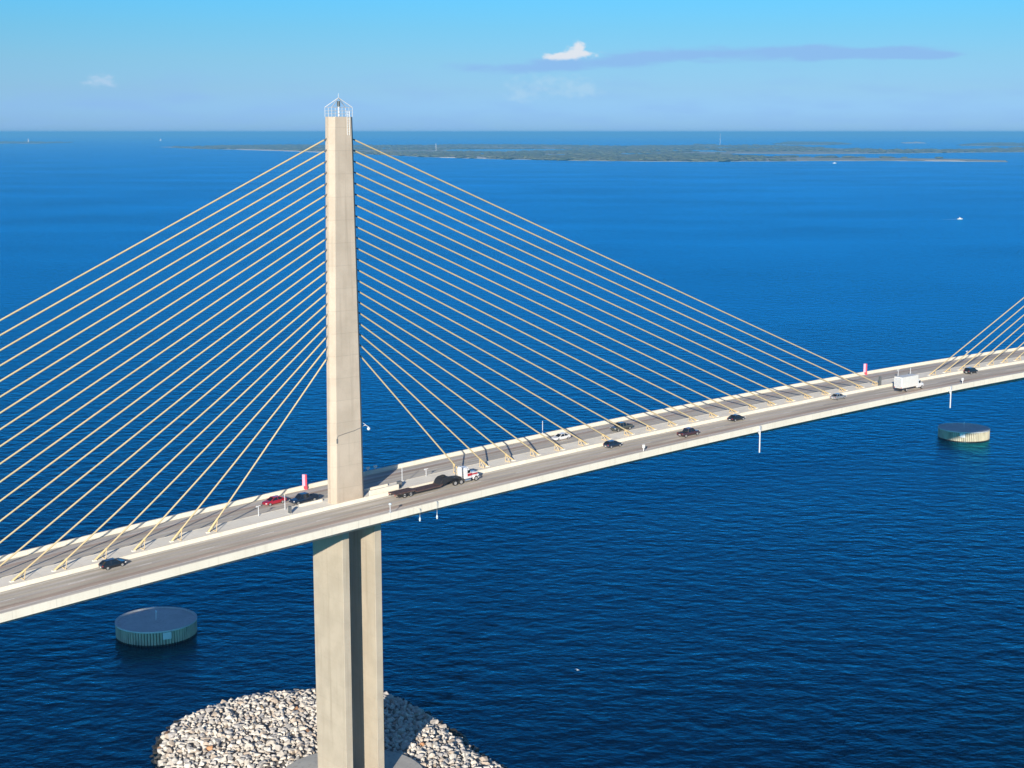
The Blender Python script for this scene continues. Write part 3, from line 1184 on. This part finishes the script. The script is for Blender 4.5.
def wheel(root, x, y, r, w, dual=False):
    b = MB()
    b.sm = False
    b.loft([[(x + q * math.cos(t), y + e, r + q * math.sin(t)) for t in (2 * math.pi * k / 20 for k in range(20))] for q, e in ((r * 0.86, -w / 2), (r, -w / 2 + 0.04), (r, w / 2 - 0.04), (r * 0.86, w / 2))])
    wh = b.build('wheel', M_TYRE, root)
    b = MB()
    sgn = -1 if y < 0 else 1
    b.cyl((x, y + sgn * (w / 2 + 0.005), r), r * 0.66, 0.05, 16, 'y')
    b.build('rim', M_RIM, wh)
    return wh


def body_section(x, w, zb, zs, zt):
    """octagonal car body section, from sill to belt"""
    return [(x, -w * 0.86, zb), (x, w * 0.86, zb), (x, w * 0.98, zb + 0.16), (x, w, zs), (x, w * 0.93, zt - 0.05), (x, w * 0.80, zt), (x, -w * 0.80, zt), (x, -w * 0.93, zt - 0.05), (x, -w, zs), (x, -w * 0.98, zb + 0.16)]


KINDS = {
    # stations (x, half width scale, sill z, belt z), cabin (rear base, rear top, front top, front base, roof z, belt z)
    'sedan': dict(L=4.8, W=1.84, st=[(-2.4, .80, .42, .72), (-2.28, .93, .32, .92), (-1.7, 1, .24, .98), (-0.6, 1, .22, .93), (0.8, 1, .22, .92), (1.5, .98, .24, .86), (2.15, .90, .30, .76), (2.4, .74, .38, .60)],
                  cab=(-1.95, -1.05, 0.25, 1.15, 1.44, .92), wb=(-1.38, 1.42), r=.33),
    'hatch': dict(L=4.5, W=1.82, st=[(-2.2, .84, .42, .80), (-2.1, .95, .32, 1.0), (-1.5, 1, .24, 1.0), (-0.5, 1, .22, .96), (0.8, 1, .22, .95), (1.4, .98, .24, .90), (2.05, .90, .30, .80), (2.28, .74, .38, .62)],
                  cab=(-2.1, -1.35, 0.35, 1.2, 1.50, .95), wb=(-1.3, 1.38), r=.33),
    'suv': dict(L=4.75, W=1.92, st=[(-2.35, .88, .50, .90), (-2.25, .97, .40, 1.12), (-1.6, 1, .32, 1.14), (0, 1, .30, 1.10), (0.9, 1, .30, 1.08), (1.5, .98, .32, 1.02), (2.15, .92, .38, .92), (2.38, .78, .46, .70)],
                cab=(-2.2, -1.75, 0.45, 1.2, 1.74, 1.08), wb=(-1.38, 1.42), r=.37),
    'pickup': dict(L=5.8, W=2.0, st=[(-2.9, .94, .55, 1.05), (-2.82, 1, .46, 1.16), (-1.3, 1, .40, 1.16), (0.3, 1, .38, 1.14), (1.2, 1, .38, 1.14), (1.8, .99, .40, 1.10), (2.65, .95, .45, 1.02), (2.9, .84, .52, .80)],
                   cab=(-1.0, -0.75, 0.75, 1.4, 1.86, 1.13), wb=(-1.85, 1.85), r=.40),
}


def car(name, kind, pm, s, l, heading, label, cat, group=None):
    k = KINDS[kind]
    slope = math.atan((zr(s + 2) - zr(s - 2)) / 4.0)
    pitch = -slope if heading > 0 else slope
    yaw = PHI + (0 if heading > 0 else math.pi)
    cs = math.atan(0.025) * (1 if l > 0 else -1)
    e = tag(empty(name, W(s, l, road_z(s, l) + 0.004), (0, pitch, yaw)), label, cat, group)
    hw = k['W'] / 2
    b = MB()
    b.loft([body_section(x, hw * w, zb, (zb + zt) * 0.52, zt) for x, w, zb, zt in k['st']])
    body = b.build('body', pm, e, bevel=0.03)
    rb, rt, ft, fb, zt, zb = k['cab']
    wb_, wt_ = hw * 0.88, hw * 0.70
    A = [(rb, -wb_, zb - .03), (fb, -wb_, zb - .03), (fb, wb_, zb - .03), (rb, wb_, zb - .03)]
    B = [(rt, -wt_, zt - .05), (ft, -wt_, zt - .05), (ft, wt_, zt - .05), (rt, wt_, zt - .05)]
    # roof with pillars, and the panes set between them
    rf = MB()
    rf.loft([[(rt - .1, -wt_ - .02, zt - .07), (ft + .08, -wt_ - .02, zt - .07), (ft + .08, wt_ + .02, zt - .07), (rt - .1, wt_ + .02, zt - .07)],
             [(rt - .06, -wt_, zt - .02), (ft + .03, -wt_, zt - .02), (ft + .03, wt_, zt - .02), (rt - .06, wt_, zt - .02)],
             [(rt + .1, -wt_ + .12, zt + .015), (ft - .12, -wt_ + .12, zt + .015), (ft - .12, wt_ - .12, zt + .015), (rt + .1, wt_ - .12, zt + .015)]])
    for a, c in zip(A, B):
        rf.bar(a, c, 0.11)
    for sy in (-1, 1):
        rf.bar(((rb + fb) / 2 - .12, sy * wb_, zb - .03), ((rt + ft) / 2, sy * wt_, zt - .05), 0.09)
    rf.build('roof', pm, e)

    def pane(nm, q):
        q = [Vector(p) for p in q]
        n_ = (q[1] - q[0]).cross(q[2] - q[0]).normalized()
        MB().loft([[p - n_ * 0.02 for p in q], [p + n_ * 0.015 for p in q]]).build(nm, M_GLASS, e)
    pane('windscreen', [A[1], A[2], B[2], B[1]])
    pane('rear_window', [A[3], A[0], B[0], B[3]])
    pane('side_window', [A[0], A[1], B[1], B[0]])
    pane('side_window', [A[2], A[3], B[3], B[2]])
    for x in k['wb']:
        for sy in (-1, 1):
            wheel(e, x, sy * (hw - 0.10), k['r'], 0.22)
    xf, wf, zf0, zf1 = k['st'][-2]
    xr_, wr, zr0, zr1 = k['st'][1]
    for sy in (-1, 1):
        MB().box(xf - 0.12, xf + 0.13, sy * hw * .72 - .2, sy * hw * .72 + .2, zf1 - .26, zf1 - .08).build('headlight', M_HEAD, e, bevel=0.03)
        MB().box(xr_ - 0.08, xr_ + 0.08, sy * hw * .78 - .15, sy * hw * .78 + .15, zr1 - .28, zr1 - .08).build('taillight', M_TAIL, e, bevel=0.02)
        MB().box(fb - .32, fb - .14, sy * (hw + .02) - .1, sy * (hw + .02) + .1, zb - .04, zb + .1).build('side_mirror', pm, e, bevel=0.03)
    MB().box(xf - .02, xf + .2, -hw * .42, hw * .42, zf0 + .14, zf1 - .16).build('grille', M_BLKP, e, bevel=0.02)
    MB().box(k['st'][0][0] - .015, k['st'][0][0] + .1, -.26, .26, k['st'][0][2] + .06, k['st'][0][2] + .19).build('number_plate', M_WHITE, e)
    if kind == 'pickup':
        # open bed: a dark tray set down between the bed walls
        MB().box(-2.72, -1.12, -hw * .78, hw * .78, 1.10, 1.175).build('bed', M_BLKP, e)
    return e


car('black_car', 'hatch', P_BLACK, -51.2, -4.85, 1, 'black hatchback alone on the near carriageway at the left end of the bridge', 'car')
car('red_car', 'sedan', P_RED, -10.7, 9.1, -1, 'red car on the far carriageway left of the tower', 'car')
car('dark_pickup', 'pickup', P_NAVY, -6.3, 5.3, -1, 'dark navy pickup on the far carriageway right beside the tower', 'pickup truck')
car('white_car', 'sedan', P_WHITE, 64.4, 8.9, -1, 'white car on the far carriageway seen between the cables', 'car')
car('grey_pickup', 'pickup', P_OLIVE, 80.6, 6.0, -1, 'olive grey pickup on the far carriageway partly behind a cable foot', 'pickup truck')
car('dark_hatchback', 'hatch', P_NAVY, 67.2, -5.1, 1, 'dark blue hatchback on the near carriageway behind the maroon pickup', 'car')
car('maroon_pickup', 'pickup', P_MAROON, 87.4, -8.9, 1, 'dark maroon pickup in the outer lane of the near carriageway', 'pickup truck')
car('black_saloon', 'sedan', P_BLACK, 107.6, -5.4, 1, 'black saloon on the near carriageway above the middle hanging gauge', 'car')
car('silver_car', 'sedan', P_SILVER, 146.8, -5.0, 1, 'silver car on the near carriageway following the box truck', 'car')
car('black_suv', 'suv', P_BLACK, 206.6, -4.6, 1, 'black sport utility car on the near carriageway near the right edge of the photo', 'car')


def box_truck():
    s, l = 171.5, -8.9
    e = tag(empty('box_truck', W(s, l, road_z(s, l) + .004), (0, -math.atan((zr(s + 2) - zr(s - 2)) / 4), PHI)), 'white box truck with a short bonnet on the near carriageway under the far cables', 'truck')
    MB().box(-5.0, 2.1, -1.25, 1.25, 1.05, 3.95).build('cargo_box', M_CARGO, e, bevel=0.05)
    MB().box(-4.9, 4.0, -0.5, 0.5, 0.6, 1.0).build('chassis', M_BLKP, e)
    b = MB()
    b.loft([body_section(x, 1.15 * w, .5, 1.1, z) for x, w, z in ((2.25, 1, 1.6), (3.7, 1, 1.6), (4.6, .96, 1.5), (5.1, .86, 1.2))])
    b.build('bonnet', P_WHITE, e, bevel=0.04)
    b = MB()
    b.loft([[(2.25, -1.1, 1.5), (3.9, -1.1, 1.5), (3.9, 1.1, 1.5), (2.25, 1.1, 1.5)], [(2.3, -1.0, 2.5), (3.35, -1.0, 2.5), (3.35, 1.0, 2.5), (2.3, 1.0, 2.5)], [(2.45, -.85, 2.62), (3.15, -.85, 2.62), (3.15, .85, 2.62), (2.45, .85, 2.62)]])
    b.build('cab', P_WHITE, e, bevel=0.03)
    MB().add([(3.94, -1.0, 1.6), (3.94, 1.0, 1.6), (3.44, .92, 2.45), (3.44, -.92, 2.45), (3.80, -1.0, 1.6), (3.80, 1.0, 1.6), (3.30, .92, 2.45), (3.30, -.92, 2.45)], [(0, 1, 2, 3), (7, 6, 5, 4), (0, 4, 5, 1), (1, 5, 6, 2), (2, 6, 7, 3), (3, 7, 4, 0)]).build('windscreen', M_GLASS, e)
    for sy in (-1, 1):
        MB().box(2.6, 3.4, sy * 1.08 - .03, sy * 1.08 + .03, 1.65, 2.3).build('side_window', M_GLASS, e)
        MB().box(4.85, 5.08, sy * .75 - .18, sy * .75 + .18, .95, 1.2).build('headlight', M_HEAD, e, bevel=.03)
        MB().box(-5.06, -4.99, sy * 1.05 - .1, sy * 1.05 + .1, 1.08, 1.4).build('taillight', M_TAIL, e)
        wheel(e, -2.8, sy * 1.02, .48, .34)
        wheel(e, 4.0, sy * 1.05, .46, .3)
    MB().box(-5.12, -4.6, -1.1, 1.1, .45, .6).build('rear_bumper', M_BLKP, e)
    MB().box(-5.05, -4.99, -1.1, 1.1, 1.2, 3.75).build('roller_door', M_GALV, e)


box_truck()


def semi():
    s, l = 17.7, -5.4
    e = tag(empty('low_loader_truck', W(s, l, road_z(s, l) + .004), (0, -math.atan((zr(s + 6) - zr(s - 6)) / 12), PHI)), 'white and red tractor truck pulling an empty dark low loader trailer', 'truck')
    # trailer
    b = MB()
    b.box(-10.5, -5.6, -1.3, 1.3, .92, 1.12)
    dk = b.build('rear_deck', M_TRAIL, e, bevel=.02)
    b = MB()
    b.loft([[(x, -1.3, z), (x, 1.3, z), (x, 1.3, z + t), (x, -1.3, z + t)] for x, z, t in ((-5.9, .86, .24), (-5.3, .52, .26), (0.4, .50, .26), (1.0, .8, .26))])
    b.build('well_deck', M_TRAIL, e)
    b = MB()
    b.loft([[(x, -w, z0), (x, w, z0), (x, w, z1), (x, -w, z1)] for x, w, z0, z1 in ((0.5, 1.2, .55, 1.0), (1.0, 1.2, .7, 1.7), (1.6, 1.15, .8, 2.1), (2.4, 1.15, .95, 2.15), (3.3, 1.1, 1.15, 1.95), (4.0, 1.0, 1.2, 1.6), (6.0, .8, 1.25, 1.5))])
    b.build('gooseneck', M_BLKP, e, bevel=.08)
    for sy in (-1, 1):
        MB().box(-10.4, -0.1, sy * 1.3 - .06, sy * 1.3 + .06, .42, .58).build('side_rail', M_BLKP, e)
        for x in (-8.4, -6.9):
            wheel(e, x, sy * 1.08, .47, .42)
        for x in (4.2, 5.7):
            wheel(e, x, sy * 1.08, .51, .46)
        wheel(e, 9.6, sy * 1.08, .51, .34)
        MB().box(-10.56, -10.48, sy * 1.0 - .12, sy * 1.0 + .12, .72, .92).build('taillight', M_TAIL, e)
        MB().box(3.4, 6.3, sy * 1.08 - .26, sy * 1.08 + .26, 1.08, 1.14).build('mudguard', M_BLKP, e)
    # spare tyre lying on the neck
    b = MB()
    b.sm = True
    b.loft([[(2.1 + r * math.cos(t), r * math.sin(t), z) for t in (2 * math.pi * k / 20 for k in range(20))] for r, z in ((.4, 2.1), (.52, 2.16), (.52, 2.36), (.4, 2.42))])
    b.build('spare_tyre', M_TYRE, e)
    # tractor
    MB().box(3.6, 10.3, -.5, .5, .62, .95).build('chassis', M_BLKP, e)
    b = MB()
    b.loft([[(6.7, -1.2, .9), (7.5, -1.2, .9), (7.5, 1.2, .9), (6.7, 1.2, .9)], [(6.7, -1.2, 2.75), (7.5, -1.2, 2.75), (7.5, 1.2, 2.75), (6.7, 1.2, 2.75)], [(6.85, -1.05, 3.1), (7.4, -1.05, 3.05), (7.4, 1.05, 3.05), (6.85, 1.05, 3.1)]])
    b.build('sleeper', P_WHITE, e, bevel=.06)
    b = MB()
    b.loft([[(7.2, -1.15, .85), (8.55, -1.15, .85), (8.55, 1.15, .85), (7.2, 1.15, .85)], [(7.2, -1.15, 1.95), (8.55, -1.15, 1.95), (8.55, 1.15, 1.95), (7.2, 1.15, 1.95)], [(7.2, -1.08, 2.75), (8.0, -1.08, 2.75), (8.0, 1.08, 2.75), (7.2, 1.08, 2.75)], [(7.25, -.9, 2.9), (7.8, -.9, 2.88), (7.8, .9, 2.88), (7.25, .9, 2.9)]])
    b.build('cab', P_WHITE, e, bevel=.04)
    b = MB()
    b.loft([body_section(x, w, .75, 1.2, z) for x, w, z in ((8.5, .95, 1.98), (9.6, .88, 1.85), (10.4, .8, 1.7), (10.62, .7, 1.5))])
    b.build('bonnet', P_WHITE, e, bevel=.04)
    MB().add([(8.6, -1.02, 2.0), (8.6, 1.02, 2.0), (8.08, .98, 2.68), (8.08, -.98, 2.68), (8.45, -1.02, 2.0), (8.45, 1.02, 2.0), (7.95, .98, 2.68), (7.95, -.98, 2.68)], [(0, 1, 2, 3), (7, 6, 5, 4), (0, 4, 5, 1), (1, 5, 6, 2), (2, 6, 7, 3), (3, 7, 4, 0)]).build('windscreen', M_GLASS, e)
    for sy in (-1, 1):
        MB().box(7.35, 8.2, sy * 1.14 - .04, sy * 1.14 + .04, 1.95, 2.55).build('side_window', M_GLASS, e)
        MB().box(7.25, 8.5, sy * 1.17 - .02, sy * 1.17 + .02, 1.3, 1.85).build('red_door_panel', M_TRED, e)
        MB().box(8.7, 10.2, sy * .93 - .06, sy * .93 + .06, 1.35, 1.62).build('red_stripe', M_TRED, e)
        MB().tube([(6.2, sy * 1.1, .9), (6.2, sy * 1.1, 3.5)], .1, 8).build('exhaust_stack', M_CHROME, e)
        MB().cyl((7.4, sy * 1.05, .62), .33, 1.5, 14, 'x').build('fuel_tank', M_CHROME, e)
        MB().box(10.36, 10.56, sy * .78 - .14, sy * .78 + .14, 1.0, 1.25).build('headlight', M_HEAD, e, bevel=.03)
        MB().loft([[(9.6 + .66 * math.cos(t) * k, sy * 1.08 + y, .5 + .66 * math.sin(t) * k) for k, y in ((1, -.2), (1, .2), (.9, .2), (.9, -.2))] for t in (math.pi * i / 8 for i in range(9))]).build('wing', P_WHITE, e)
    MB().box(10.6, 10.68, -.55, .55, .9, 1.6).build('grille', M_CHROME, e, bevel=.02)
    MB().box(10.45, 10.8, -1.15, 1.15, .5, .8).build('bumper', M_CHROME, e, bevel=.05)
    MB().box(7.3, 8.1, -.8, .8, 2.86, 3.1).build('roof_fairing', P_WHITE, e, bevel=.1)


semi()

# ------------------------------------------------------------------ dolphins: round concrete filled sheet pile islets
def pile_mat():
    m = bpy.data.materials.new('sheet_pile_steel')
    m.use_nodes = True
    nt = m.node_tree
    N_, L_ = nt.nodes, nt.links
    b = N_['Principled BSDF']
    b.inputs['Roughness'].default_value = 0.8
    t = N_.new('ShaderNodeTexCoord')
    mp = N_.new('ShaderNodeMapping')
    mp.inputs['Scale'].default_value = (0.7, 0.7, 0.25)
    L_.new(t.outputs['Object'], mp.inputs[0])
    nz = N_.new('ShaderNodeTexNoise')
    nz.inputs['Scale'].default_value = 0.6
    nz.inputs['Detail'].default_value = 7
    L_.new(mp.outputs[0], nz.inputs['Vector'])
    rp = N_.new('ShaderNodeValToRGB')
    for i, (p, c) in enumerate(((0.3, (0.30, 0.29, 0.22)), (0.45, (0.50, 0.465, 0.34)), (0.62, (0.60, 0.55, 0.41)), (0.75, (0.36, 0.41, 0.30)))):
        k = rp.color_ramp.elements[i] if i < 2 else rp.color_ramp.elements.new(p)
        k.position = p
        k.color = (*c, 1)
    L_.new(nz.outputs[0], rp.inputs[0])
    L_.new(rp.outputs[0], b.inputs['Base Color'])
    return m


M_PILE = pile_mat()
M_GROOVE = mat('dark_pile_groove', (0.20, 0.19, 0.15), 0.8, var=0.35, scale=0.8)  # darker colour for the recessed faces between the piles
M_WET = mat('wet_algae_band', (0.018, 0.022, 0.016), 0.45, var=0.4, scale=0.8)
M_DTOP = concrete('dolphin_top_concrete', (0.62, 0.63, 0.62), (0.70, 0.71, 0.70), (0.48, 0.49, 0.48), None)


def dolphin(c, r, h, label, sign_dir):
    e = tag(empty('mooring_dolphin', c), label, 'dolphin', 'round concrete dolphins guarding the bridge')
    n = 84
    b = MB()
    prof = []
    for k in range(n):
        a = 2 * math.pi * k / n
        da = 2 * math.pi / n
        prof += [(a, r - 0.34), (a + da * 0.24, r - 0.34), (a + da * 0.34, r), (a + da * 0.88, r)]
    rings = [[(q * math.cos(a), q * math.sin(a), z) for a, q in prof] for z in (0.45, h - 0.35)]
    b.loft(rings, caps=False)
    b.m = [1 if i_ % 4 == 0 else 0 for i_ in range(len(b.f))]
    b.build('sheet_piles', [M_PILE, M_GROOVE], e)
    rings = [[((q + 0.015) * math.cos(a), (q + 0.015) * math.sin(a), z) for a, q in prof] for z in (-3.0, 0.48)]
    MB().loft(rings, caps=False).build('waterline_band', M_WET, e)
    b = MB()
    ring = lambda q, z: [(q * math.cos(2 * math.pi * k / 96), q * math.sin(2 * math.pi * k / 96), z) for k in range(96)]
    b.loft([ring(r + 0.1, h - 0.4), ring(r + 0.1, h), ring(r - 0.45, h), ring(r - 0.45, h - 0.25), ring(0.3, h - 0.18)])
    b.build('concrete_cap', M_DTOP, e)
    MB().tube([(0, 0, h - 0.25), (0, 0, h + 2.1)], 0.12, 8).build('light_post', M_WHITE, e)
    b = MB()
    b.cyl((0, 0, h + 2.2), 0.2, 0.4, 10)
    b.build('light', M_LAMP, e)
    sd = sign_dir.normalized()
    side = Vector((-sd.y, sd.x, 0))
    p = sd * (r + 0.12)
    vs = []
    for q in (0.0, 0.12):
        for a_, z in ((-1.15, h - 2.3), (1.15, h - 2.3), (1.15, h - 0.5), (-1.15, h - 0.5)):
            v_ = p + sd * q + side * a_
            vs.append((v_.x, v_.y, z))
    MB().add(vs, [(0, 1, 2, 3), (7, 6, 5, 4), (0, 4, 5, 1), (1, 5, 6, 2), (2, 6, 7, 3), (3, 7, 4, 0)]).build('warning_board', M_WHITE, e)


cL = ground(156.2, 619.0, 4.2)
cL.z = 0
toc = Vector((0, 0, 0)) - cL
dolphin(cL, 10.6, 4.2, 'round dolphin in shade left of the rock island, its white board in front', Matrix.Rotation(R(14), 3, 'Z') @ toc)
cR = ground(964.0, 427.5, 4.6)
cR.z = 0
toc = Vector((0, 0, 0)) - cR
dolphin(cR, 10.9, 4.6, 'round dolphin standing alone in open water at the right, its side partly sunlit', Matrix.Rotation(R(-2), 3, 'Z') @ toc)

# ------------------------------------------------------------------ rock island round the pier
OUT = [(-24.5, 38.1), (-21.4, 44.2), (-17.5, 50.1), (-10.7, 56.5), (-1.2, 60.4), (10.0, 61.2), (19.9, 57.6), (27.5, 53.0), (35.2, 46.0), (38.6, 38.0), (38.4, 29.5), (37.7, 19.9), (35.2, 9.3), (33.4, 0.1), (32.3, -9.7),
       (30, -24), (25, -38), (16, -48), (2, -52), (-12, -47), (-22, -36), (-28, -20), (-30, 0), (-28.5, 20), (-26.5, 30)]
OUTV = [Vector((a, b, 0)) for a, b in OUT]


def edge_dist(p):
    best = 1e9
    n = len(OUTV)
    for i in range(n):
        a, b = OUTV[i], OUTV[(i + 1) % n]
        d = b - a
        t = max(0, min(1, (p - a).dot(d) / d.length_squared))
        best = min(best, (p - a - d * t).length)
    return best if inside(p, OUTV) else -best


def isl_h(p):
    d = edge_dist(p)
    return -0.7 + 3.9 * (1 - math.exp(-max(0.0, d + 0.6) / 5.5)) if d > -2 else -1.2


mb = MB()
nr, ns = 26, 72
vs, fs = [], []
for i in range(nr + 1):
    t = i / nr
    for k in range(ns):
        a = 2 * math.pi * k / ns
        # march out to the outline along this bearing
        lo, hi = 0.0, 90.0
        for _ in range(24):
            m_ = (lo + hi) / 2
            if inside(Vector((m_ * math.cos(a), m_ * math.sin(a), 0)), OUTV):
                lo = m_
            else:
                hi = m_
        rr = 8.0 + (lo + 1.5 - 8.0) * t
        p = Vector((rr * math.cos(a), rr * math.sin(a), 0))
        vs.append((p.x, p.y, isl_h(p) - 0.2 if i < nr else -2.5))
for i in range(nr):
    for k in range(ns):
        fs.append((i * ns + k, i * ns + (k + 1) % ns, (i + 1) * ns + (k + 1) % ns, (i + 1) * ns + k))
mb.add(vs, fs)
M_BED = mat('rock_rubble', (0.17, 0.155, 0.14), 0.95, col2=(0.34, 0.31, 0.28), scale=0.9, bump=0.6)
bed = mb.build('rubble_mound', M_BED)
bed.matrix_world = Matrix.Translation(BASE) @ Matrix.Rotation(PHI, 4, 'Z')
tag(bed, kind='structure')

M_ROCK = [mat('pale_limestone', (0.60, 0.55, 0.48), 0.9, var=0.22, scale=1.4, bump=0.5),
          mat('grey_limestone', (0.45, 0.43, 0.41), 0.9, var=0.22, scale=1.4, bump=0.5),
          mat('white_limestone', (0.68, 0.635, 0.56), 0.9, var=0.16, scale=1.4, bump=0.5),
          mat('buff_limestone', (0.50, 0.42, 0.34), 0.9, var=0.2, scale=1.4, bump=0.5)]
M_ORANGE = mat('rust_orange_rock', (0.50, 0.27, 0.14), 0.9, var=0.25, scale=1.4, bump=0.5)
M_TAN = mat('tan_rock', (0.56, 0.43, 0.26), 0.9, var=0.2, scale=1.4, bump=0.5)
M_BROWN = mat('brown_rock', (0.26, 0.15, 0.09), 0.9, var=0.3, scale=1.4, bump=0.5)
M_WETROCK = mat('wet_weedy_rock', (0.030, 0.028, 0.024), 0.5, var=0.4, scale=1.4, bump=0.5)
rk = random.Random(21)


def boulder_shape(rg):
    """an angular quarried block: the hull of scattered points"""
    sq = (rg.uniform(0.85, 1.2), rg.uniform(0.7, 1.0), rg.uniform(0.6, 0.9))
    bm = bmesh.new()
    for _ in range(rg.randint(11, 17)):
        n_ = Vector((rg.gauss(0, 1), rg.gauss(0, 1), rg.gauss(0, 1))).normalized() * rg.uniform(0.8, 1.08)
        bm.verts.new((n_.x * sq[0], n_.y * sq[1], n_.z * sq[2]))
    hull = bmesh.ops.convex_hull(bm, input=bm.verts)
    bmesh.ops.delete(bm, geom=[v for v in bm.verts if not v.link_faces], context='VERTS')
    bmesh.ops.bevel(bm, geom=list(bm.edges), offset=0.07, segments=1, affect='EDGES', clamp_overlap=True)
    bmesh.ops.recalc_face_normals(bm, faces=bm.faces)
    bm.verts.index_update()
    vs_ = [v.co.copy() for v in bm.verts]
    fs_ = [tuple(v.index for v in f.verts) for f in bm.faces]
    bm.free()
    return vs_, fs_


SHAPES = [boulder_shape(rk) for _ in range(18)]


def rock_mesh(i, m):
    b = MB()
    b.add(*SHAPES[i])
    return b.mesh('boulder', m, fix=False)


pts = []
cell = {}


def try_add(p, dmin):
    key = (int(p.x // 2), int(p.y // 2))
    for i in range(-1, 2):
        for j in range(-1, 2):
            for q in cell.get((key[0] + i, key[1] + j), ()):
                if (p - q).length < dmin:
                    return False
    cell.setdefault(key, []).append(p)
    pts.append(p)
    return True


SP = 0.93
for _ in range(60000):
    p = Vector((rk.uniform(-32, 42), rk.uniform(-55, 64), 0))
    if p.length < 15.4 or edge_dist(p) < -0.3:
        continue
    try_add(p, SP)


def to_world(p, z):
    return BASE + T * p.x - N * p.y + Vector((0, 0, z))


def pix(q):
    c, s_ = math.cos(PITCH), math.sin(PITCH)
    dz = q.z - CAM_H
    fw = q.y * c - dz * s_
    up = q.y * s_ + dz * c
    return 512 + FPX * q.x / fw, 384 - FPX * up / fw, fw


rows = []
for p in pts:
    q = to_world(p, isl_h(p) + 0.1)
    u, v, fw = pix(q)
    d_ = edge_dist(p)
    size = rk.choice((0.5, 0.64, 0.74, 0.82, 0.95, 1.2)) * rk.uniform(0.92, 1.08) * (1.0 if d_ > 4 else 1.2)
    vis = 0 <= u <= 1024 and v <= 775 and not (314 < u < 383)
    rows.append([0 if vis else 1, fw - size * 12, p, q, size, u, v, d_])
rows.sort(key=lambda r: (r[0], r[1]))
special = {}


def nearest(u, v):
    best, bi = 1e9, None
    for i, r in enumerate(rows):
        d = (r[5] - u) ** 2 + (r[6] - v) ** 2
        if r[0] == 0 and d < best and i not in special:
            best, bi = d, i
    return bi


for u, v, m_, k_, lab in ((211, 750, M_ORANGE, 1.25, 'orange boulder in the lower left of the rock island'),
                          (424, 744, M_ORANGE, 1.55, 'large orange boulder right of the pier beside the round footing'),
                          (262, 708, M_TAN, 1.5, 'large tan boulder near the back edge of the rock island'),
                          (297, 710, M_ORANGE, 1.1, 'orange brown boulder just left of the pier shaft'),
                          (168, 736, M_BROWN, 1.15, 'brown boulder at the upper left shore of the rock island'),
                          (163, 748, M_BROWN, 1.35, 'brown boulder at the leftmost tip of the rock island'),
                          (309, 733, M_BROWN, 1.0, 'small rusty boulder against the left side of the pier shaft'),
                          (470, 756, M_TAN, 1.0, 'tan boulder on the right slope of the rock island')):
    i = nearest(u, v)
    if i is not None:
        special[i] = (m_, k_, lab)
cache = {}
stuff = MB()
n_ind = 0
for i, (hid, dist, p, q, size, u, v, d_) in enumerate(rows):
    wet = d_ < 1.3 and (p.x > 20 or p.x < -14 or rk.random() < 0.35)
    mi = rk.choices(range(4), (5, 2, 5, 2))[0]
    si = rk.randrange(len(SHAPES))
    rot = (rk.uniform(-0.5, 0.5), rk.uniform(-0.5, 0.5), rk.uniform(0, 6.28))
    if i in special or (not hid and n_ind < 285):
        m_ = M_WETROCK if wet else M_ROCK[mi]
        lab = 'dark wet boulder at the waterline of the rock island' if wet else 'pale limestone boulder in the rock pile around the bridge pier'
        grp = 'dark wet boulders at the waterline' if wet else 'pale boulders of the rock island'
        if i in special:
            m_, k_, lab = special[i]
            size *= k_
            grp = None
        if (si, m_.name) not in cache:
            cache[(si, m_.name)] = rock_mesh(si, m_)
        o = bpy.data.objects.new('boulder', cache[(si, m_.name)])
        o.location = q
        o.scale = (size, size, size)
        o.rotation_euler = rot
        col.objects.link(o)
        tag(o, lab, 'boulder', grp)
        n_ind += 1
    else:
        mw = Matrix.Translation(q) @ Matrix.Rotation(rot[2], 4, 'Z') @ Matrix.Rotation(rot[0], 4, 'X') @ Matrix.Rotation(rot[1], 4, 'Y') @ Matrix.Scale(size, 4)
        stuff.mi = 4 if wet else mi
        stuff.add([mw @ v_ for v_ in SHAPES[si][0]], SHAPES[si][1])
tag(stuff.build('riprap', M_ROCK + [M_WETROCK], fix=False), kind='stuff')

# ------------------------------------------------------------------ a gull low over the water
g = ground(577.6, 670.0, 3.0)
e = tag(empty('gull', g, (0, 0, R(40))), 'small white gull flying low over the dark water right of the rock island', 'gull')
M_FEATHER = mat('white_feathers', (0.8, 0.8, 0.78), 0.7, var=0.05, scale=8)
M_BEAK = mat('yellow_beak', (0.6, 0.4, 0.05), 0.5)
b = MB()
b.sm = True
rg_ = [(-.34, .015, .01), (-.24, .05, .0), (-.1, .075, 0), (.05, .08, 0), (.14, .05, .03), (.2, .048, .045), (.25, .02, .04)]
b.loft([[(x, r * math.cos(t), z + r * math.sin(t)) for t in (2 * math.pi * k / 10 for k in range(10))] for x, r, z in rg_])
for sy in (-1, 1):
    b.loft([[(x0, sy * y, z), (x1, sy * y, z), (x1, sy * y, z + .015), (x0, sy * y, z + .02)] for y, x0, x1, z in ((.04, -.09, .09, .04), (.3, -.06, .12, .16), (.66, -.2, -.08, .1))])
b.build('body', M_FEATHER, e)
b = MB()
b.loft([[(.24, r * math.cos(t), .038 + r * math.sin(t)) for t in (2 * math.pi * k / 6 for k in range(6))] for r in (.014,)] + [[(.31, .002 * math.cos(t), .034 + .002 * math.sin(t)) for t in (2 * math.pi * k / 6 for k in range(6))]])
b.build('beak', M_BEAK, e)
